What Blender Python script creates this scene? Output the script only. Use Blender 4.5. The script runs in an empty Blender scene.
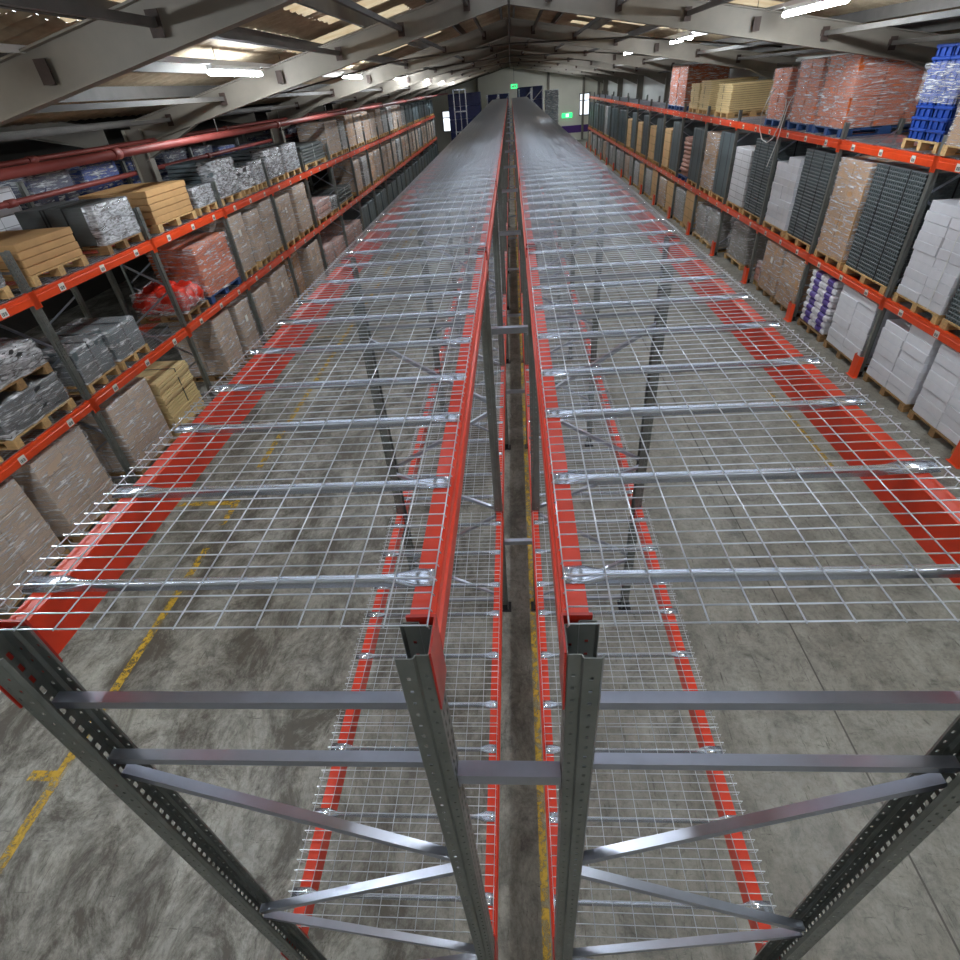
import bpy, bmesh, math, random
from mathutils import Vector, Matrix, noise as mnoise
random.seed(7)
SC = bpy.context.scene
COL = SC.collection
PI = math.pi

# ------------------------------------------------------------------ camera, world, exposure
EYE = 5.05                       # eye height above the floor; z below is written from the floor
cam_data = bpy.data.cameras.new('camera')
cam_data.sensor_width = 36.0
cam_data.lens = 36.0 * 535.0 / 960.0
cam_data.clip_start = 0.05
cam_data.clip_end = 300
cam = bpy.data.objects.new('camera', cam_data)
COL.objects.link(cam)
cx = Vector((0.99631, 0.04495, -0.07308)).normalized()
cy = Vector((0.03194, 0.59627, 0.80215))
cz = cx.cross(cy).normalized()
cy = cz.cross(cx).normalized()
M = Matrix((cx, cy, cz)).transposed().to_4x4()
M.translation = Vector((0, 0, EYE))
cam.matrix_world = M
SC.camera = cam

world = bpy.data.worlds.new('world')
SC.world = world
world.use_nodes = True
world.node_tree.nodes['Background'].inputs[0].default_value = (0.86, 0.93, 1.0, 1)
world.node_tree.nodes['Background'].inputs[1].default_value = 6.0

SC.view_settings.view_transform = 'Standard'
SC.view_settings.look = 'None'
SC.view_settings.gamma = 1.0
SC.view_settings.use_curve_mapping = False
SC.view_settings.exposure = 0.0
SC.cycles.transparent_max_bounces = 24
SC.cycles.max_bounces = 8
LAMP = 155.0                      # radiance of the strip lights

# ------------------------------------------------------------------ materials
def lin(c):
    c = c / 255.0
    return c / 12.92 if c <= 0.04045 else ((c + 0.055) / 1.055) ** 2.4

def rgb(r, g, b):
    return (lin(r), lin(g), lin(b), 1)

class NT:
    def __init__(s, name):
        s.m = bpy.data.materials.new(name)
        s.m.use_nodes = True
        s.t = s.m.node_tree
        s.p = s.t.nodes['Principled BSDF']
        s.out = s.t.nodes['Material Output']
    def n(s, kind, **kw):
        x = s.t.nodes.new(kind)
        for k, v in kw.items():
            if k.startswith('i_'):
                x.inputs[k[2:].replace('_', ' ')].default_value = v
            else:
                setattr(x, k, v)
        return x
    def l(s, a, b):
        s.t.links.new(a, b)
    def coord(s, scale=(1, 1, 1), which='Object'):
        c = s.n('ShaderNodeTexCoord')
        mp = s.n('ShaderNodeMapping')
        mp.inputs['Scale'].default_value = scale
        s.l(c.outputs[which], mp.inputs['Vector'])
        return mp.outputs['Vector']
    def noise(s, vec, scale, detail=4, rough=0.55, dist=0.0):
        x = s.n('ShaderNodeTexNoise')
        x.inputs['Scale'].default_value = scale
        x.inputs['Detail'].default_value = detail
        x.inputs['Roughness'].default_value = rough
        x.inputs['Distortion'].default_value = dist
        s.l(vec, x.inputs['Vector'])
        return x.outputs['Fac']
    def ramp(s, fac, stops):
        x = s.n('ShaderNodeValToRGB')
        e = x.color_ramp.elements
        while len(e) < len(stops):
            e.new(0.5)
        for k, (p, c) in zip(e, stops):
            k.position = p
            k.color = c
        s.l(fac, x.inputs['Fac'])
        return x.outputs['Color']
    def mix(s, fac, a, b, kind='MIX'):
        x = s.n('ShaderNodeMix', data_type='RGBA', blend_type=kind)
        for sock, v in ((x.inputs[0], fac), (x.inputs[6], a), (x.inputs[7], b)):
            if hasattr(v, 'is_output'):
                s.l(v, sock)
            else:
                sock.default_value = v
        return x.outputs[2]
    def bump(s, h, strength, dist=0.01):
        x = s.n('ShaderNodeBump')
        x.inputs['Strength'].default_value = strength
        x.inputs['Distance'].default_value = dist
        s.l(h, x.inputs['Height'])
        return x.outputs['Normal']

def g(v):
    return (v, v, v, 1)

def plain(name, col, rough=0.6, metal=0.0, var=0.0, vscale=6.0, bump=0.0, bscale=40.0, coat=0.0, obj_var=0.0, vmap=(1, 1, 1)):
    k = NT(name)
    k.p.inputs['Roughness'].default_value = rough
    k.p.inputs['Metallic'].default_value = metal
    k.p.inputs['Coat Weight'].default_value = coat
    k.p.inputs['Coat Roughness'].default_value = 0.12
    c = None
    if var:
        v = k.coord(vmap)
        nz = k.noise(v, vscale)
        lo = tuple(x * (1 - var) for x in col[:3]) + (1,)
        hi = tuple(min(1, x * (1 + var)) for x in col[:3]) + (1,)
        c = k.ramp(nz, [(0.3, lo), (0.7, hi)])
    if obj_var:
        oi = k.n('ShaderNodeObjectInfo')
        mr = k.n('ShaderNodeMapRange')
        mr.inputs['To Min'].default_value = 1 - obj_var
        mr.inputs['To Max'].default_value = 1 + obj_var
        k.l(oi.outputs['Random'], mr.inputs['Value'])
        cc = k.n('ShaderNodeCombineColor')
        for i in range(3):
            k.l(mr.outputs['Result'], cc.inputs[i])
        c = k.mix(1.0, c if c is not None else col, cc.outputs['Color'], 'MULTIPLY')
    if c is not None:
        k.l(c, k.p.inputs['Base Color'])
    else:
        k.p.inputs['Base Color'].default_value = col
    if bump:
        k.l(k.bump(k.noise(k.coord(vmap), bscale, 3), bump), k.p.inputs['Normal'])
    return k.m

MT = {}
MT['galv'] = plain('galvanised_steel', rgb(202, 209, 222), 0.22, 0.86, 0.08, 14, 0.04, 50)
MT['wire'] = plain('galvanised_wire', rgb(204, 209, 217), 0.29, 0.68)
MT['post'] = plain('grey_steel_post', rgb(128, 131, 127), 0.40, 0.65, 0.14, 9, 0.05, 40)
MT['brace'] = plain('steel_brace', rgb(178, 183, 197), 0.28, 0.88, 0.10, 7)
MT['foot'] = plain('dark_foot_plate', rgb(38, 38, 42), 0.55, 0.3)
MT['orange'] = plain('orange_paint', rgb(228, 72, 26), 0.30, 0.0, 0.06, 5, coat=0.25)
MT['red'] = plain('red_orange_paint', rgb(222, 58, 24), 0.34, 0.0, 0.08, 5, coat=0.12)
MT['redplate'] = plain('red_connector_paint', rgb(178, 38, 24), 0.35, 0.0, coat=0.2)
MT['label'] = plain('white_label', rgb(225, 222, 215), 0.5)
MT['ink'] = plain('black_ink', rgb(45, 45, 45), 0.5)
MT['joint'] = plain('floor_joint', rgb(84, 81, 75), 0.8)
MT['pine'] = plain('pine_wood', rgb(196, 160, 108), 0.75, 0, 0.22, 5, 0.15, 30, obj_var=0.12, vmap=(1, 6, 6))
MT['pinedark'] = plain('aged_pallet_wood', rgb(140, 108, 70), 0.8, 0, 0.25, 5, 0.15, 30, obj_var=0.15, vmap=(1, 6, 6))
MT['bluepal'] = plain('blue_pallet_paint', rgb(46, 78, 128), 0.55, 0, 0.15, 6)
MT['card'] = plain('brown_cardboard', rgb(178, 138, 98), 0.72, 0, 0.10, 3, obj_var=0.10)
MT['cardlight'] = plain('light_tan_cardboard', rgb(190, 148, 98), 0.7, 0, 0.10, 3, obj_var=0.08)
MT['cardpale'] = plain('pale_taupe_cardboard', rgb(182, 158, 136), 0.65, 0, 0.10, 3, obj_var=0.08)
MT['white'] = plain('white_pack', rgb(216, 216, 222), 0.55, 0, 0.05, 4, 0.1, 8, obj_var=0.04)
MT['graybox'] = plain('grey_pack', rgb(150, 148, 142), 0.6, 0, 0.08, 4, obj_var=0.08)
MT['crate'] = plain('dark_grey_plastic', rgb(92, 100, 102), 0.46, 0, 0.10, 12, obj_var=0.05)
MT['slate'] = plain('slate_plastic', rgb(84, 94, 98), 0.42, 0, 0.08, 4, obj_var=0.12)
MT['greyboard'] = plain('grey_profile', rgb(88, 92, 92), 0.5, 0, 0.12, 4, obj_var=0.06, vmap=(1, 12, 12))
MT['black'] = plain('black_wrap', rgb(34, 35, 38), 0.3, 0, 0.2, 8, coat=0.5)
MT['strap'] = plain('black_strap', rgb(24, 24, 26), 0.4)
MT['orangebox'] = plain('orange_plastic', rgb(204, 102, 46), 0.4, 0, 0.10, 6, obj_var=0.06)
MT['bluebox'] = plain('blue_plastic', rgb(26, 66, 152), 0.38, 0, 0.10, 6, obj_var=0.05)
MT['navy'] = plain('navy_plastic', rgb(26, 34, 78), 0.4, 0, 0.2, 5, obj_var=0.1)
MT['redbag'] = plain('red_sack', rgb(208, 46, 26), 0.4, 0, 0.15, 10, 0.3, 20)
MT['pink'] = plain('pinkish_board', rgb(188, 142, 128), 0.55, 0, 0.12, 5, obj_var=0.05)
MT['cream'] = plain('cream_slats', rgb(216, 190, 140), 0.7, 0, 0.12, 6, obj_var=0.06, vmap=(1, 8, 8))
MT['yellow'] = plain('yellow_film', rgb(222, 196, 60), 0.4)
MT['pipe'] = plain('red_oxide_pipe', rgb(140, 64, 58), 0.45, 0, 0.12, 4)
MT['rafter'] = plain('grey_painted_steel', rgb(122, 115, 105), 0.6, 0, 0.10, 2.5)
MT['cleat'] = plain('rusty_cleat', rgb(58, 44, 38), 0.7, 0.1, 0.3, 12)
MT['purlin'] = plain('dirty_purlin', rgb(74, 70, 66), 0.6, 0.1, 0.25, 3)
MT['purplepaint'] = plain('purple_paint', rgb(82, 46, 122), 0.5)
MT['wall'] = plain('cream_wall', rgb(224, 220, 206), 0.7, 0, 0.05, 0.6)
MT['panel'] = plain('white_cladding', rgb(214, 216, 212), 0.6, 0, 0.05, 0.8)
MT['darkwall'] = plain('dark_wall', rgb(70, 68, 64), 0.8, 0, 0.2, 0.5)
MT['lampbody'] = plain('white_lamp_body', rgb(225, 225, 225), 0.4)
MT['whitestrap'] = plain('white_strap', rgb(225, 225, 222), 0.4)
MT['green'] = plain('green_plastic', rgb(60, 140, 50), 0.5)

def emit(name, col, strength):
    k = NT(name)
    e = k.n('ShaderNodeEmission')
    e.inputs[0].default_value = col
    e.inputs[1].default_value = strength
    k.l(e.outputs[0], k.out.inputs[0])
    return k.m
MT['tube'] = emit('strip_light_tube', (0.86, 0.94, 1.0, 1), LAMP)
MT['exit'] = emit('green_sign_light', (0.05, 0.9, 0.25, 1), 1.6)
MT['daylight'] = emit('daylit_pane', (0.85, 0.92, 1.0, 1), 1.6)

def film(name, alpha_lo, alpha_hi, col=(0.9, 0.9, 0.92, 1), stretch=(1.3, 1.3, 11), scale=2.6, rough=0.16, metal=0.0):
    """clear stretch wrap: mostly clear, whitish creases, with highlights painted in as white streaks"""
    k = NT(name)
    v = k.coord(stretch)
    nz = k.noise(v, scale, 6, 0.62, 1.3)
    r = k.ramp(nz, [(0.46, g(alpha_lo)), (0.56, g(alpha_lo + (alpha_hi - alpha_lo) * 0.25)), (0.66, g(alpha_hi))])  # white streaks: crease whiteness plus highlights painted into the film
    k.p.inputs['Base Color'].default_value = col
    k.p.inputs['Roughness'].default_value = rough
    k.p.inputs['Specular IOR Level'].default_value = 0.8
    k.l(r, k.p.inputs['Alpha'])
    if metal:
        k.p.inputs['Metallic'].default_value = metal
        k.l(k.ramp(nz, [(0.40, tuple(x * 0.35 for x in col[:3]) + (1,)), (0.60, col)]), k.p.inputs['Base Color'])  # silver film: glints painted in as a dark-to-bright colour range
    k.l(k.bump(nz, 0.9, 0.03), k.p.inputs['Normal'])
    return k.m
MT['wrap'] = film('clear_stretch_wrap', 0.15, 0.88, scale=2.1)
MT['wrapthick'] = film('thick_stretch_wrap', 0.16, 0.92, scale=2.6)
MT['foil'] = film('silver_wrap', 0.75, 1.0, col=(0.90, 0.91, 0.95, 1), stretch=(2.0, 2.0, 8), scale=2.6, rough=0.24, metal=0.45)

def concrete():
    k = NT('worn_concrete_floor')
    v = k.coord()
    a = k.noise(v, 0.35, 6, 0.6)
    b = k.noise(v, 3.0, 9, 0.76, 0.5)
    c = k.noise(v, 17, 7, 0.78, 0.3)
    d = k.noise(k.coord((1.3, 0.8, 1)), 1.5, 10, 0.80, 0.5)
    base = k.ramp(a, [(0.3, rgb(138, 133, 122)), (0.7, rgb(168, 166, 158))])
    base = k.mix(1.0, base, k.ramp(b, [(0.32, g(0.34)), (0.46, g(0.80)), (0.58, g(1.0)), (0.72, g(1.22))]), 'MULTIPLY')
    base = k.mix(1.0, base, k.ramp(c, [(0.32, g(0.62)), (0.50, g(1.0)), (0.7, g(1.1))]), 'MULTIPLY')
    # the aisle towards the pipe side is the dirtier one
    sp = k.n('ShaderNodeSeparateXYZ'); k.l(v, sp.inputs[0])
    mr = k.n('ShaderNodeMapRange')
    mr.inputs['From Min'].default_value = 0.8; mr.inputs['From Max'].default_value = -1.0
    mr.inputs['To Min'].default_value = 0.35; mr.inputs['To Max'].default_value = 1.0
    k.l(sp.outputs['X'], mr.inputs['Value'])
    st = k.n('ShaderNodeMath', operation='MULTIPLY')
    rr = k.ramp(d, [(0.43, g(0)), (0.58, g(0.9))])
    k.l(rr, st.inputs[0]); k.l(mr.outputs['Result'], st.inputs[1])
    base = k.mix(st.outputs[0], base, rgb(64, 57, 46))
    # fine dark scuffs, mostly along and slantwise across the aisles
    for sc, rot, th in (((9, 1.1, 1), 0.5, 0.60), ((1.2, 8, 1), 0.35, 0.62), ((6, 1.0, 1), -0.7, 0.62)):
        tc = k.n('ShaderNodeTexCoord'); mp = k.n('ShaderNodeMapping')
        mp.inputs['Scale'].default_value = sc; mp.inputs['Rotation'].default_value = (0, 0, rot)
        k.l(tc.outputs['Object'], mp.inputs['Vector'])
        w = k.noise(mp.outputs['Vector'], 2.6, 9, 0.82, 0.5)
        base = k.mix(k.ramp(w, [(th - 0.02, g(0)), (th + 0.03, g(0.8))]), base, rgb(62, 58, 51))
    k.l(base, k.p.inputs['Base Color'])
    k.l(k.ramp(b, [(0.3, g(0.42)), (0.7, g(0.66))]), k.p.inputs['Roughness'])
    k.l(k.bump(c, 0.25, 0.004), k.p.inputs['Normal'])
    return k.m
MT['floor'] = concrete()

def worn_yellow():
    k = NT('worn_yellow_paint')
    v = k.coord()
    nz = k.noise(v, 9, 7, 0.75, 0.5)
    k.p.inputs['Base Color'].default_value = rgb(202, 162, 46)
    k.p.inputs['Roughness'].default_value = 0.6
    k.l(k.ramp(nz, [(0.40, g(0.1)), (0.58, g(0.85))]), k.p.inputs['Alpha'])
    return k.m
MT['yellowline'] = worn_yellow()

def roof_sheet():
    k = NT('fibre_cement_sheet')
    v = k.coord()
    a = k.noise(v, 0.9, 6, 0.65)
    b = k.noise(v, 7, 5, 0.7)
    c = k.ramp(a, [(0.3, rgb(150, 132, 108)), (0.7, rgb(196, 180, 152))])
    c = k.mix(1.0, c, k.ramp(b, [(0.3, g(0.75)), (0.6, g(1.05))]), 'MULTIPLY')
    k.l(c, k.p.inputs['Base Color'])
    k.p.inputs['Roughness'].default_value = 0.8
    return k.m
MT['roof'] = roof_sheet()

def rooflight(name, c0, c1, share):
    k = NT(name)
    d = k.n('ShaderNodeBsdfDiffuse')
    t = k.n('ShaderNodeBsdfTranslucent')
    c = k.ramp(k.noise(k.coord(), 2.0, 5), [(0.3, c0), (0.7, c1)])
    k.l(c, d.inputs[0])
    k.l(c, t.inputs[0])
    m = k.n('ShaderNodeMixShader')
    m.inputs[0].default_value = share
    k.l(d.outputs[0], m.inputs[1])
    k.l(t.outputs[0], m.inputs[2])
    k.l(m.outputs[0], k.out.inputs[0])
    return k.m
MT['rooflight'] = rooflight('weathered_rooflight_sheet', rgb(206, 178, 136), rgb(232, 214, 180), 0.16)
MT['rooflightadded'] = rooflight('added_rooflight_sheet', rgb(236, 240, 246), rgb(246, 248, 252), 0.42)  # brighter, cooler sheet for the rooflights added out of view overhead

def bag_print():
    k = NT('white_sack_with_purple_print')
    v = k.coord()
    sp = k.n('ShaderNodeSeparateXYZ')
    k.l(v, sp.inputs[0])
    def band(sock, lo, hi):
        a = k.n('ShaderNodeMath', operation='GREATER_THAN'); a.inputs[1].default_value = lo
        b = k.n('ShaderNodeMath', operation='LESS_THAN'); b.inputs[1].default_value = hi
        k.l(sock, a.inputs[0]); k.l(sock, b.inputs[0])
        m = k.n('ShaderNodeMath', operation='MULTIPLY')
        k.l(a.outputs[0], m.inputs[0]); k.l(b.outputs[0], m.inputs[1])
        return m.outputs[0]
    f = band(sp.outputs['Y'], -0.16, 0.08)
    k.l(k.mix(f, rgb(222, 220, 226), rgb(88, 66, 150)), k.p.inputs['Base Color'])
    k.p.inputs['Roughness'].default_value = 0.35
    k.l(k.bump(k.noise(v, 14, 4), 0.3), k.p.inputs['Normal'])
    return k.m
MT['bag'] = bag_print()

def carton_stack_mat(name, c0, bw, bh):
    """a wrapped block of cartons, seams between the cartons"""
    k = NT(name)
    tc = k.n('ShaderNodeTexCoord')
    sp = k.n('ShaderNodeSeparateXYZ')
    k.l(tc.outputs['Object'], sp.inputs[0])
    ad = k.n('ShaderNodeMath', operation='ADD')
    k.l(sp.outputs['X'], ad.inputs[0]); k.l(sp.outputs['Y'], ad.inputs[1])
    cb = k.n('ShaderNodeCombineXYZ')
    k.l(ad.outputs[0], cb.inputs[0]); k.l(sp.outputs['Z'], cb.inputs[1])
    br = k.n('ShaderNodeTexBrick')
    br.offset = 0.0
    br.inputs['Scale'].default_value = 1.0
    br.inputs['Brick Width'].default_value = bw
    br.inputs['Row Height'].default_value = bh
    br.inputs['Mortar Size'].default_value = 0.006
    br.inputs['Color1'].default_value = c0
    br.inputs['Color2'].default_value = tuple(x * 0.9 for x in c0[:3]) + (1,)
    br.inputs['Mortar'].default_value = tuple(x * 0.35 for x in c0[:3]) + (1,)
    k.l(cb.outputs[0], br.inputs['Vector'])
    oi = k.n('ShaderNodeObjectInfo')
    mr = k.n('ShaderNodeMapRange')
    mr.inputs['To Min'].default_value = 0.88
    mr.inputs['To Max'].default_value = 1.1
    k.l(oi.outputs['Random'], mr.inputs['Value'])
    cc = k.n('ShaderNodeCombineColor')
    for i in range(3):
        k.l(mr.outputs['Result'], cc.inputs[i])
    k.l(k.mix(1.0, br.outputs['Color'], cc.outputs['Color'], 'MULTIPLY'), k.p.inputs['Base Color'])
    k.p.inputs['Roughness'].default_value = 0.65
    return k.m
MT['stack_card'] = carton_stack_mat('stacked_brown_cartons', rgb(180, 142, 104), 0.5, 0.33)
MT['stack_taupe'] = carton_stack_mat('stacked_taupe_cartons', rgb(182, 156, 132), 0.6, 0.4)
MT['stack_light'] = carton_stack_mat('stacked_light_cartons', rgb(210, 172, 124), 0.55, 0.3)
MT['stack_gray'] = carton_stack_mat('stacked_grey_packs', rgb(150, 148, 144), 0.55, 0.3)
MT['stack_white'] = carton_stack_mat('stacked_white_packs', rgb(212, 212, 216), 0.5, 0.16)
MT['stack_orange'] = carton_stack_mat('stacked_orange_boxes', rgb(186, 92, 50), 0.42, 0.2)

# ------------------------------------------------------------------ mesh building
class MB:
    def __init__(s):
        s.v = []; s.f = []; s.mi = []; s.cur = 0; s.smooth = []
    def add(s, vs, fs, smooth=False):
        b = len(s.v)
        s.v.extend(vs)
        for f in fs:
            s.f.append(tuple(i + b for i in f)); s.mi.append(s.cur); s.smooth.append(smooth)
        return s
    def box(s, x0, y0, z0, x1, y1, z1):
        vs = [(x, y, z) for z in (z0, z1) for y in (y0, y1) for x in (x0, x1)]
        return s.add(vs, [(0, 2, 3, 1), (4, 5, 7, 6), (0, 1, 5, 4), (2, 6, 7, 3), (0, 4, 6, 2), (1, 3, 7, 5)])
    def cbox(s, x0, y0, z0, x1, y1, z1, c=0.01):
        """box with chamfered edges"""
        lo = (x0, y0, z0); hi = (x1, y1, z1)
        idx = {}; vs = []
        for sx in (0, 1):
            for sy in (0, 1):
                for sz in (0, 1):
                    sg = (sx, sy, sz)
                    for ax in range(3):
                        p = []
                        for k in range(3):
                            e = hi[k] if sg[k] else lo[k]
                            if k != ax:
                                e += -c if sg[k] else c
                            p.append(e)
                        idx[sg + (ax,)] = len(vs); vs.append(tuple(p))
        fs = []
        for ax in range(3):
            a, b = [k for k in range(3) if k != ax]
            for sg in (0, 1):
                q = []
                for (ua, ub) in ((0, 0), (1, 0), (1, 1), (0, 1)):
                    t = [0, 0, 0]; t[ax] = sg; t[a] = ua; t[b] = ub
                    q.append(idx[tuple(t) + (ax,)])
                fs.append(tuple(q))
            for ua in (0, 1):
                for ub in (0, 1):
                    t0 = [0, 0, 0]; t1 = [0, 0, 0]
                    t0[a] = t1[a] = ua; t0[b] = t1[b] = ub; t0[ax] = 0; t1[ax] = 1
                    fs.append((idx[tuple(t0) + (a,)], idx[tuple(t1) + (a,)], idx[tuple(t1) + (b,)], idx[tuple(t0) + (b,)]))
        for sx in (0, 1):
            for sy in (0, 1):
                for sz in (0, 1):
                    fs.append(tuple(idx[(sx, sy, sz, k)] for k in range(3)))
        return s.add(vs, fs)
    def prism(s, poly, axis, a0, a1, smooth=False):
        """closed outline (two coordinates, the axis left out) pushed along an axis"""
        n = len(poly); vs = []
        for a in (a0, a1):
            for (u, w) in poly:
                vs.append({'x': (a, u, w), 'y': (u, a, w), 'z': (u, w, a)}[axis])
        fs = [tuple(range(n)), tuple(range(2 * n - 1, n - 1, -1))]
        b = len(s.v)
        s.add(vs, fs)
        s.add([], [])
        for i in range(n):
            j = (i + 1) % n
            s.f.append((b + i, b + j, b + n + j, b + n + i)); s.mi.append(s.cur); s.smooth.append(smooth)
        return s
    def tube(s, pts, r, n=6, cap=True):
        pts = [Vector(p) for p in pts]
        rings = []
        b = len(s.v)
        for i, p in enumerate(pts):
            t = (pts[min(i + 1, len(pts) - 1)] - pts[max(i - 1, 0)]).normalized()
            up = Vector((0, 0, 1)) if abs(t.z) < 0.9 else Vector((1, 0, 0))
            u = t.cross(up).normalized(); w = u.cross(t)
            for k in range(n):
                a = 2 * PI * (k + 0.5) / n
                s.v.append(tuple(p + (u * math.cos(a) + w * math.sin(a)) * r))
        for i in range(len(pts) - 1):
            for k in range(n):
                k2 = (k + 1) % n
                s.f.append((b + i * n + k, b + i * n + k2, b + (i + 1) * n + k2, b + (i + 1) * n + k))
                s.mi.append(s.cur); s.smooth.append(n > 5)
        if cap:
            s.f.append(tuple(b + k for k in range(n))); s.mi.append(s.cur); s.smooth.append(False)
            e = b + (len(pts) - 1) * n
            s.f.append(tuple(e + k for k in reversed(range(n)))); s.mi.append(s.cur); s.smooth.append(False)
        return s
    def bar(s, p0, p1, w, h, up=(0, 0, 1)):
        p0 = Vector(p0); p1 = Vector(p1); t = (p1 - p0).normalized()
        u = t.cross(Vector(up)).normalized(); q = u.cross(t).normalized()
        vs = []
        for p in (p0, p1):
            for (a, c) in ((-1, -1), (1, -1), (1, 1), (-1, 1)):
                vs.append(tuple(p + u * (a * w / 2) + q * (c * h / 2)))
        return s.add(vs, [(0, 1, 2, 3), (7, 6, 5, 4), (0, 4, 5, 1), (1, 5, 6, 2), (2, 6, 7, 3), (3, 7, 4, 0)])
    def channel(s, p0, p1, w, h, t=0.004, up=(0, 0, 1), flip=1):
        """U channel: web faces 'up', two lips hang below it"""
        p0 = Vector(p0); p1 = Vector(p1); d = (p1 - p0).normalized()
        u = d.cross(Vector(up)).normalized(); q = u.cross(d).normalized() * flip
        prof = [(-w/2, 0), (w/2, 0), (w/2, -h), (w/2 - t, -h), (w/2 - t, -t), (-w/2 + t, -t), (-w/2 + t, -h), (-w/2, -h)]
        n = len(prof); vs = []
        for p in (p0, p1):
            for (a, c) in prof:
                vs.append(tuple(p + u * a + q * c))
        fs = [(i, (i + 1) % n, n + (i + 1) % n, n + i) for i in range(n)]
        fs += [(0, 1, 4, 5), (1, 2, 3, 4), (0, 5, 6, 7), (n, n + 5, n + 4, n + 1), (n + 1, n + 4, n + 3, n + 2), (n, n + 7, n + 6, n + 5)]
        return s.add(vs, fs)
    def mesh(s, name):
        me = bpy.data.meshes.new(name)
        me.from_pydata(s.v, [], s.f)
        me.polygons.foreach_set('material_index', s.mi)
        me.polygons.foreach_set('use_smooth', s.smooth)
        bm = bmesh.new(); bm.from_mesh(me)
        bmesh.ops.recalc_face_normals(bm, faces=bm.faces)
        bm.to_mesh(me); bm.free()
        return me
    def build(s, name, mats, parent=None, loc=None):
        me = s.mesh(name)
        for m in (mats if isinstance(mats, (list, tuple)) else [mats]):
            me.materials.append(m if not isinstance(m, str) else MT[m])
        o = bpy.data.objects.new(name, me)
        COL.objects.link(o)
        if parent is not None:
            o.parent = parent
        if loc is not None:
            o.location = loc
        return o

def tag(o, label, cat, group=None):
    o['label'] = label; o['category'] = cat
    if group: o['group'] = group
    return o

def thing(name, label, cat, loc=(0, 0, 0), group=None, rotz=0.0):
    o = bpy.data.objects.new(name, None)
    COL.objects.link(o)
    o.empty_display_size = 0.1
    o.location = loc; o.rotation_euler = (0, 0, rotz)
    return tag(o, label, cat, group)

def struct(o):
    o['kind'] = 'structure'
    return o

KIDS = {}
def kids(o):
    return [c for c in bpy.data.objects if c.parent == o] if o.name not in KIDS else KIDS[o.name]

def dup(o, loc, label=None, group=None, parent=None, mirror=False):
    """copy of a thing with copies of its parts and their sub-parts"""
    if o.name not in KIDS:
        KIDS[o.name] = [c for c in bpy.data.objects if c.parent == o]
    c = o.copy(); COL.objects.link(c)
    if parent is not None:
        c.parent = parent
    else:
        c.location = loc
        if mirror: c.rotation_euler = (0, 0, PI)
        if label: c['label'] = label
        if group: c['group'] = group
    for k in KIDS[o.name]:
        dup(k, None, parent=c)
    return c

ORD = ('first second third fourth fifth sixth seventh eighth ninth tenth eleventh twelfth thirteenth fourteenth fifteenth '
       'sixteenth seventeenth eighteenth nineteenth twentieth').split()

# ------------------------------------------------------------------ the setting
Y0, Y1 = -9.0, 63.0
XL, XR = -15.0, 8.95
m = MB(); m.box(XL - 0.2, Y0, -0.2, XR + 0.2, Y1, 0)
struct(m.build('floor', 'floor'))
# floor joints cut in the slab
for i, (x0, y0, x1, y1) in enumerate([(2.892, Y0, 2.908, Y1)]):
    m = MB(); m.box(x0, y0, -0.01, x1, y1, 0.0008); struct(m.build('trim_%d' % (i + 1), 'joint'))
# painted lines
LINES = [(-4.60, -2.0, -4.50, 5.4), (-4.60, 5.9, -4.50, 6.5), (-5.8, 6.38, -4.60, 6.48), (-4.60, 7.4, -4.50, 54), (0.035, -2, 0.095, 54),
         (4.63, 6.6, 4.73, 9.4), (-4.85, 2.2, -4.60, 2.3), (-5.3, 13.4, -4.6, 13.5)]
for i, (x0, y0, x1, y1) in enumerate(LINES):
    m = MB(); m.box(x0, y0, -0.005, x1, y1, 0.0012); struct(m.build('trim_%d' % (i + 11), 'yellowline'))

RIDGE = EYE + 1.72        # underside of the roof sheets at the ridge
XV = -8.2                                # valley between the two spans
def roof_z(x):
    if x >= 0:
        return RIDGE - 0.185 * x
    if x >= XV:
        return RIDGE + 0.21 * x
    return RIDGE + 0.21 * XV + 0.21 * (XV - x)
FRAMES = [-2.0, 6.3, 12.8, 20.9, 29.0, 37.1, 45.2, 53.3, 61.4]
# side and end walls
m = MB(); m.box(XR, Y0, 0, XR + 0.2, Y1, roof_z(XR) + 0.1); struct(m.build('wall_right', 'panel'))
m = MB(); m.box(XL - 0.2, Y0, 0, XL, Y1, roof_z(XL) + 0.1); struct(m.build('wall_left', 'darkwall'))
def gable(name, ya, yb, mat):
    pts = [(XL, 0), (XR, 0), (XR, roof_z(XR)), (0, roof_z(0)), (XV, roof_z(XV)), (XL, roof_z(XL))]
    m = MB(); m.prism(pts, 'y', ya, yb)
    return struct(m.build(name, mat))
gable('wall_back', Y1, Y1 + 0.2, 'wall')
gable('wall_front', Y0 - 0.2, Y0, 'wall')
m = MB(); m.box(4.9, Y1 - 0.04, EYE - 4.45, 8.2, Y1, EYE - 3.85); struct(m.build('trim_31', 'purplepaint'))
for i, x in enumerate((-3.1, 3.6, 6.9, 8.3)):
    m = MB(); m.box(x - 0.1, Y1 - 0.22, 0, x + 0.1, Y1, roof_z(x)); struct(m.build('trim_%d' % (32 + i), 'rafter'))
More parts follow.
